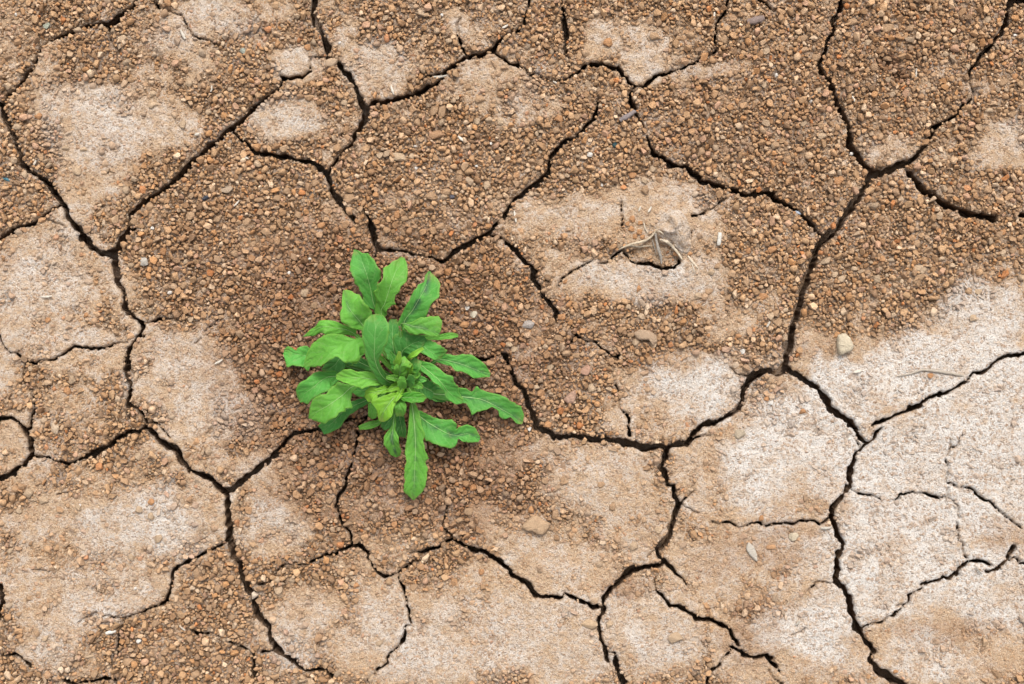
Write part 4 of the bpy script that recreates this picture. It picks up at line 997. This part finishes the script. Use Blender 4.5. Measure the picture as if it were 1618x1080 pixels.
def leaf(pts, hl, hr, zs_, col, fold=.28, wave=.12, teeth=.17, nteeth=8, inj=0., rib=True, stalk=True, curl=0.0, out=None):
    """pts: midrib in picture pixels from base to tip; hl/hr half widths left/right of that direction; zs_: heights in mm"""
    global leafn
    leafn += 1
    r = random.Random(500 + leafn)
    if len(zs_) == 3 and len(pts) != 3:
        f = [i / (len(pts) - 1) for i in range(len(pts))]
        zs_ = [zs_[0] + (zs_[1] - zs_[0]) * t * 2 if t < .5 else zs_[1] + (zs_[2] - zs_[1]) * (t - .5) * 2 for t in f]
    pts, hl, hr, zs_ = list(pts), list(hl), list(hr), list(zs_)
    n0 = 0
    if stalk and math.hypot(pts[0][0] - CXY[0], pts[0][1] - CXY[1]) > 12:
        b_ = pts[0]
        q = (CXY[0] + (b_[0] - CXY[0]) * .12, CXY[1] + (b_[1] - CXY[1]) * .12)
        m_ = (CXY[0] + (b_[0] - CXY[0]) * .6, CXY[1] + (b_[1] - CXY[1]) * .6)
        pts = [q, m_] + pts; hl = [2.6, max(2.6, hl[0] * .5)] + hl; hr = [2.6, max(2.6, hr[0] * .5)] + hr
        zs_ = [5, 5 + (zs_[0] - 5) * .62] + zs_; n0 = 2
    W = [P(x, y, z * mm) for (x, y), z in zip(pts, zs_)]
    N = 84; K = 6
    # arc-length-like even stations over control points
    mid, L_, R_ = [], [], []
    seg = [0]
    for i in range(1, len(W)): seg.append(seg[-1] + (W[i] - W[i - 1]).length)
    for i in range(N + 1):
        d_ = seg[-1] * i / N
        k = max(j for j in range(len(seg)) if seg[j] <= d_ + 1e-12); k = min(k, len(seg) - 2)
        f = k + (d_ - seg[k]) / (seg[k + 1] - seg[k])
        mid.append(catmull(W, f)); L_.append(max(.6, catmull(hl, f))); R_.append(max(.6, catmull(hr, f)))
    if out:
        teeth = .11; nteeth = 17
        px_ = [((m_.x / ((H - m_.z) / H)) / S + W0 / 2, H0 / 2 - (m_.y / ((H - m_.z) / H)) / S) for m_ in mid]
        def cast(p_, d_):
            best = None
            for (ax, ay), (bx, by) in zip(out, out[1:] + out[:1]):
                ex, ey = bx - ax, by - ay
                den = d_[0] * ey - d_[1] * ex
                if abs(den) < 1e-9: continue
                tq = ((ax - p_[0]) * ey - (ay - p_[1]) * ex) / den
                uq = ((ax - p_[0]) * d_[1] - (ay - p_[1]) * d_[0]) / den
                if tq > .3 and -.001 <= uq <= 1.001 and (best is None or tq < best): best = tq
            return best
        first = True
        tbl = []
        for i in range(N + 1):
            x0, y0 = px_[max(i - 3, 0)]; x1, y1 = px_[min(i + 3, N)]
            l_ = math.hypot(x1 - x0, y1 - y0) + 1e-9; dx, dy = (x1 - x0) / l_, (y1 - y0) / l_
            a_, b_ = cast(px_[i], (dy, -dx)), cast(px_[i], (-dy, dx))
            tbl.append((a_, b_))
        for i in range(N + 1):
            a_, b_ = tbl[i]
            cap = 1.6 * max(max(hl), max(hr))
            if a_ and b_ and a_ < cap and b_ < cap: L_[i], R_[i] = a_, b_
            elif i > N * .5: L_[i], R_[i] = (L_[i - 1] * .7, R_[i - 1] * .7)
            else: L_[i], R_[i] = min(L_[i], 4), min(R_[i], 4)
    ph1, ph2, ph3 = r.uniform(0, 6.28), r.uniform(0, 6.28), r.uniform(0, 6.28)
    co_, uv = [], []
    for i in range(N + 1):
        t = i / N
        dv = mid[min(i + 1, N)] - mid[max(i - 1, 0)]; dv.normalize()
        side = Vector((-dv.y, dv.x, 0))
        if side.length < .05: side = Vector((1, 0, 0))
        side.normalize()
        up = dv.cross(side) * -1
        if up.z < 0: up = -up
        k0 = sstep(.12, .3, np.array(t)) * (1 - sstep(.93, 1.0, np.array(t)))
        for j in range(-K, K + 1):
            s_ = j / K
            hw = (L_ if s_ < 0 else R_)[i]
            hw = hw * S
            sgn = -1 if s_ < 0 else 1
            # toothed edge: backward-pointing teeth of uneven size
            tt = (t * nteeth + (ph1 if sgn < 0 else ph2)) % 1.0
            tw = .5 + .5 * math.sin(math.floor(t * nteeth + (ph1 if sgn < 0 else ph2)) * 12.9)
            saw = (tt if tt < .82 else (1 - tt) / .18 * .82)
            edge = 1 + float(k0) * (teeth * (.35 + tw) * (saw - .55) + .05 * mnoise.noise(Vector((t * 22, sgn * 3., leafn))))
            a_ = abs(s_)
            lat = a_ * (1 + (edge - 1) * a_ * a_)
            # image left of the direction base->tip is world +side rotated; py runs down, so left in picture = +side here
            q = mid[i] + side * (-sgn) * lat * hw
            h = fold * hw * a_ ** 1.15 - curl * hw * a_ ** 2.4
            h += wave * hw * a_ ** 2 * (math.sin(t * 17 + ph3 + sgn * 1.1) + .6 * math.sin(t * 31 + ph1 * sgn))
            h += .05 * hw * mnoise.noise(Vector((t * 9, s_ * 3, leafn * 7.1)))
            q = q + up * h
            co_.append(q - PL); uv.append((s_, t, inj))
    M_ = 2 * K + 1
    fc = [(i * M_ + j, i * M_ + j + 1, (i + 1) * M_ + j + 1, (i + 1) * M_ + j) for i in range(N) for j in range(M_ - 1)]
    me = bpy.data.meshes.new('leaf'); me.from_pydata(co_, [], fc)
    at = me.attributes.new('leafuv', 'FLOAT_VECTOR', 'POINT'); at.data.foreach_set('vector', np.array(uv, np.float32).ravel())
    me.polygons.foreach_set('use_smooth', [True] * len(me.polygons)); me.materials.append(M_LEAF)
    me.update()
    if me.polygons[len(me.polygons) // 2].normal.z < 0: me.flip_normals()
    o = bpy.data.objects.new('leaf', me); COL.objects.link(o); o.parent = plant
    v_ = r.uniform(.82, 1.14)
    o.color = (*[c_ * v_ for c_ in col], 1)
    so = o.modifiers.new('thickness', 'SOLIDIFY'); so.thickness = .0005; so.offset = -1
    if rib:
        e0 = int(N * .04); e1 = int(N * .93)
        rp = [co_[i * M_ + K] + Vector((0, 0, .00025)) for i in range(e0, e1, 3)]
        mw = (max(hl) + max(hr)) / 2
        w0 = (1.0 + .028 * mw) * S
        rm = strand_mesh('midrib', rp, [w0 * (1 - .82 * (i / (len(rp) - 1)) ** .8) for i in range(len(rp))], .55, leafn, .05)
        rm.materials.clear(); rm.materials.append(M_RIB)
        ro = bpy.data.objects.new('midrib', rm); COL.objects.link(ro); ro.parent = o
    return o
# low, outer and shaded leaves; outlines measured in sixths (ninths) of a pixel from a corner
def zo(ox, oy, l, k=6.0): return [(ox + x / k, oy + y / k) for x, y in l]
def oleaf(org, rib_, outl, zs_, col, k=6.0, **kw):
    p_ = zo(*org, rib_, k); o_ = zo(*org, outl, k)
    mw = max(8, .5 * math.sqrt(abs(sum(a_[0] * b_[1] - b_[0] * a_[1] for a_, b_ in zip(o_, o_[1:] + o_[:1])) / 2)))
    hw_ = [min(mw, 5)] + [mw] * (len(p_) - 2) + [3]
    return leaf(p_, hw_, hw_, zs_, col, out=o_, **kw)
Z1, Z2, Z3, Z4, Z5 = (440, 380), (620, 400), (440, 530), (630, 550), (580, 640)
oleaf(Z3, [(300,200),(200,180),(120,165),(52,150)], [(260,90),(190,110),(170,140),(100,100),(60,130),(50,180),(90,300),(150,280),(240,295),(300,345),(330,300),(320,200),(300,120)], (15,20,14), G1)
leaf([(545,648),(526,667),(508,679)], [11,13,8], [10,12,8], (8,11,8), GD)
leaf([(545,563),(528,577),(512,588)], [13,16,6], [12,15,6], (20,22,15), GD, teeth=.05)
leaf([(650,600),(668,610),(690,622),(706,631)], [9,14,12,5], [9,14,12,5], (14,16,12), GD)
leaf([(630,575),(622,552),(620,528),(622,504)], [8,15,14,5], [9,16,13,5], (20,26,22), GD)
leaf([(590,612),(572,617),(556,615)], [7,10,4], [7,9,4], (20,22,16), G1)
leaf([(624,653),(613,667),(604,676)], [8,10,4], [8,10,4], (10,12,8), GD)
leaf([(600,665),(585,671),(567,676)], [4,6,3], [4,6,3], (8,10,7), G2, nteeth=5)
oleaf(Z4, [(260,420),(430,440),(620,460),(800,490),(980,580),(1100,650),(1178,705)], [(200,380),(400,395),(500,430),(570,370),(640,380),(690,415),(720,390),(740,340),(770,390),(830,410),(920,430),(1000,455),(1060,500),(1160,550),(1185,640),(1172,718),(1120,715),(1060,650),(1000,680),(950,640),(945,590),(880,550),(830,580),(740,600),(690,635),(680,580),(640,520),(560,520),(450,495),(200,450)], [14,16,18,18,16,12,9], G1, inj=.55)
leaf([(650,535),(690,533),(710,530),(724,530)], [3,4,5,2], [3,4,5,2], (20,24,20), G2, rib=False)
oleaf(Z4, [(380,110),(560,140),(700,190),(866,258)], [(330,80),(440,50),(540,70),(600,55),(690,60),(740,100),(790,130),(840,190),(872,240),(862,272),(780,275),(710,285),(650,240),(590,215),(540,215),(500,170),(420,150),(330,120)], (22,26,14), G1, inj=.5)
oleaf(Z5, [(480,80),(560,150),(640,200),(760,265),(850,285),(960,270),(1072,312)], [(440,20),(560,80),(640,120),(720,135),(800,130),(840,190),(830,230),(880,205),(940,180),(1020,210),(1050,260),(1077,310),(1050,345),(960,350),(900,345),(860,312),(850,380),(790,405),(720,380),(640,360),(560,330),(530,270),(500,160),(440,110)], [20,24,26,24,20,19,14], G1, inj=.75, wave=.16)
oleaf(Z3, [(540,385),(430,410),(330,490),(240,555),(190,605)], [(600,390),(530,330),(440,345),(380,340),(330,360),(270,410),(220,440),(180,500),(178,570),(195,632),(240,622),(295,640),(330,590),(400,555),(470,530),(510,480),(560,440)], (25,33,20), G1)
oleaf(Z5, [(258,115),(245,230),(235,320),(260,420),(287,490)], [(245,100),(272,110),(275,170),(265,230),(300,300),(300,350),(320,420),(312,470),(282,493),(220,470),(190,410),(160,360),(165,290),(210,230),(240,190)], (30,30,14), G2, inj=.85)
oleaf(Z5, [(310,110),(325,200),(347,310)], [(270,90),(350,100),(372,230),(367,312),(330,300),(290,300),(270,240)], (20,22,15), GD)
oleaf(Z3, [(880,640),(885,720),(890,790)], [(850,640),(900,640),(940,720),(930,770),(885,793),(850,750)], (20,23,18), G2)
oleaf(Z5, [(430,20),(450,200),(460,400),(452,600),(445,780),(440,900)], [(405,0),(465,0),(500,80),(520,200),(550,260),(530,330),(550,420),(585,495),(550,530),(575,590),(565,700),(540,790),(490,850),(440,903),(380,850),(343,800),(360,720),(355,650),(365,560),(380,535),(360,460),(365,380),(390,260),(400,100)], [38,36,30,24,18,10], G2, inj=.4, fold=.18)
# middle tier
oleaf(Z1, [(910,620),(870,440),(830,300),(790,200),(720,84)], [(930,660),(860,640),(800,590),(805,520),(760,420),(725,395),(720,350),(685,290),(680,230),(700,140),(718,82),(760,95),(800,125),(850,130),(890,170),(920,220),(970,285),(965,350),(935,380),(940,440),(918,500),(935,600)], (30,45,38), G1, inj=.2)
oleaf(Z1, [(975,690),(1010,590),(1070,400),(1125,260),(1178,156)], [(930,720),(915,640),(930,560),(900,480),(945,455),(940,410),(975,395),(1000,350),(995,265),(1040,240),(1080,200),(1130,180),(1160,153),(1195,170),(1215,240),(1220,330),(1205,400),(1160,430),(1150,470),(1115,500),(1100,560),(1125,585),(1080,600),(1040,640),(1020,720)], (32,48,40), G2)
oleaf(Z2, [(110,660),(190,540),(260,420),(320,310),(350,170)], [(40,690),(90,580),(150,470),(190,380),(250,300),(305,270),(310,210),(345,166),(385,200),(440,260),(450,300),(440,370),(430,430),(370,470),(350,520),(330,590),(240,620),(190,690)], (36,50,46), G1, inj=.9)
oleaf(Z1, [(700,870),(560,830),(430,815),(340,850),(233,909)], [(740,910),(620,890),(440,890),(400,870),(330,905),(230,911),(290,850),(350,810),(370,765),(430,750),(530,760),(600,790),(740,840)], (40,48,30), G2, fold=.1, curl=.25)
oleaf(Z1, [(800,800),(760,750),(700,680),(650,600),(620,470)], [(830,850),(730,830),(660,800),(595,765),(590,680),(610,640),(605,570),(612,480),(640,463),(700,480),(720,505),(770,515),(790,560),(840,610),(865,660),(850,720),(850,800)], (45,56,54), G2, inj=.45, fold=.35)
leaf([(573,537),(547,542),(523,552),(499,563),(480,578)], [22,29,23,19,4], [8,14,22,20,4], (45,56,40), G2, fold=.14, out=[(585,532),(560,535),(540,529),(527,528),(512,530),(497,540),(488,552),(482,568),(480,579),(495,579),(512,576),(520,570),(532,562),(543,574),(560,571),(562,574),(567,566),(578,565),(585,547)])
oleaf(Z3, [(720,475),(600,570),(480,655),(360,725),(286,782)], [(760,480),(720,455),(640,460),(570,430),(540,470),(480,510),(460,555),(400,560),(330,600),(300,660),(285,782),(330,800),(460,825),(490,795),(550,770),(570,730),(635,715),(630,690),(708,682),(680,620),(690,580),(700,530)], (38,46,30), G2, fold=.14)
oleaf(Z4, [(200,160),(300,230),(400,320),(480,420),(607,515)], [(160,110),(310,140),(380,190),(450,250),(500,255),(510,300),(550,350),(570,420),(612,470),(603,518),(550,530),(490,500),(450,470),(430,410),(380,350),(330,320),(270,250),(180,200)], (36,42,24), G1)
oleaf(Z2, [(90,940),(150,880),(230,840),(328,825)], [(0,800),(100,720),(180,770),(300,780),(332,828),(280,880),(240,920),(150,970),(100,990),(30,950)], (36,44,46), GD, fold=.12)
oleaf(Z2, [(260,875),(340,915),(410,960),(470,990)], [(230,840),(300,825),(360,825),(430,860),(500,910),(490,960),(450,1005),(390,1005),(330,970),(240,925)], (42,46,36), G1)
oleaf(Z2, [(80,675),(200,690),(300,710),(445,765)], [(40,670),(190,650),(270,610),(370,600),(440,600),(470,640),(460,720),(445,788),(370,785),(280,760),(220,775),(160,755),(120,710),(40,690)], (50,60,52), G2, inj=.6, curl=.2)
leaf([(645,590),(653,580),(661,568)], [8,12,6], [8,12,6], (45,56,58), G1, rib=False)
# upright heart
oleaf(Z3, [(945,420),(800,400),(660,400),(545,393)], [(980,470),(870,470),(790,500),(710,470),(640,450),(550,412),(545,370),(620,330),(690,320),(740,345),(840,340),(920,360),(980,400)], (56,64,54), G3, fold=.25)
oleaf(Z3, [(1030,500),(940,530),(870,545),(818,585)], [(1060,490),(1030,540),(940,560),(930,610),(860,625),(813,575),(830,520),(880,480),(940,500),(1000,475)], (50,57,48), GY_)
oleaf(Z3, [(1130,545),(1060,630),(1000,720),(968,815)], [(1160,530),(1130,610),(1090,680),(1080,750),(1010,810),(960,818),(940,760),(935,700),(890,620),(960,590),(1040,560),(1110,520)], (48,56,46), GY_, inj=.3)
leaf([(630,631),(632,643),(632,657)], [6,10,5], [6,10,5], (46,50,42), G2, teeth=.03)
oleaf((570, 520), [(540,965),(700,965),(936,970)], [(520,960),(640,900),(760,885),(880,910),(938,970),(880,1030),(740,1045),(620,1020)], (50,56,53), (.075,.31,.022), k=9., fold=.3)
leaf([(645,567),(656,558),(669,550)], [3,4,2], [3,4,2], (60,66,63), GY_, rib=False)
oleaf((570, 520), [(540,690),(560,600),(570,500),(622,384)], [(500,700),(470,650),(470,560),(500,470),(560,400),(630,383),(660,440),(720,510),(680,600),(640,650),(580,690)], [48,60,66,64], G3, k=9., inj=.25, fold=.08, wave=.25)
for (bx, by, ex, ey, wd, zz_, cc) in [(634,606,612,618,6,(40,50,52),GY_),(644,598,664,590,6,(42,54,56),G3),(636,612,624,634,5,(44,54,56),GY_),(648,606,668,612,6,(40,48,50),G2),(640,596,622,570,6,(44,58,64),G3),(646,612,656,636,6,(38,46,46),G2),(634,600,610,596,5,(46,58,62),G3),(642,594,650,574,5,(50,64,70),GY_),(630,610,606,632,7,(34,42,42),G2),(648,600,674,600,6,(34,42,42),G1),(632,596,616,556,8,(30,42,48),G1)]:
    leaf([(bx,by),((bx+ex)/2+1.5,(by+ey)/2-1),(ex,ey)], [wd*.5,wd,2], [wd*.5,wd,2], zz_, cc, fold=.4, teeth=.08, stalk=False)
leaf([(626,580),(629,570),(631,555)], [3,5,2], [3,5,2], (60,68,72), GY_, rib=False)
leaf([(637,613),(635,604),(636,595)], [5,7,4], [5,7,4], (56,66,70), G2, teeth=.02, rib=False)
leaf([(645,610),(649,601),(650,592)], [5,7,4], [5,7,4], (56,66,72), G1, teeth=.02, rib=False)
leaf([(628,607),(613,602),(600,588),(592,566),(592,545),(593,521),(596,506),(597,496)], [6,9,12,14,18,20,15,3], [5,7,10,13,18,21,15,3], [30,50,68,82,90,94,92,86], G1, fold=.2, wave=.05, out=[(597,495),(605,500),(613,512),(614,522),(612,535),(607,547),(601,560),(598,565),(600,575),(607,587),(613,595),(630,602),(632,610),(608,610),(598,603),(592,592),(585,580),(578,562),(577,547),(573,530),(573,520),(578,508),(587,498)])
# stem
bm = bmesh.new(); rings = []
for k, (z_, r0) in enumerate([(-.012, .0065), (0, .0062), (.008, .0055), (.02, .0045), (.035, .0036), (.05, .0026), (.056, .001)]):
    rings.append([bm.verts.new((math.cos(q / 10 * 6.283) * r0 * (1 + .12 * math.sin(q * 2.1 + k)), math.sin(q / 10 * 6.283) * r0 * (1 + .1 * math.cos(q * 1.7 + k)), z_)) for q in range(10)])
for A_, B_ in zip(rings[:-1], rings[1:]):
    for q in range(10): bm.faces.new((A_[q], A_[(q + 1) % 10], B_[(q + 1) % 10], B_[q]))
bm.faces.new(rings[-1]); bm.faces.new(rings[0][::-1])
me = bpy.data.meshes.new('stem'); bm.to_mesh(me); bm.free(); me.materials.append(M_STEM)
me.polygons.foreach_set('use_smooth', [True] * len(me.polygons))
o = bpy.data.objects.new('stem', me); COL.objects.link(o); o.parent = plant
print('grid', NX, NY, 'plates', len(plates), 'crumbs', n, 'objects', len(bpy.data.objects))
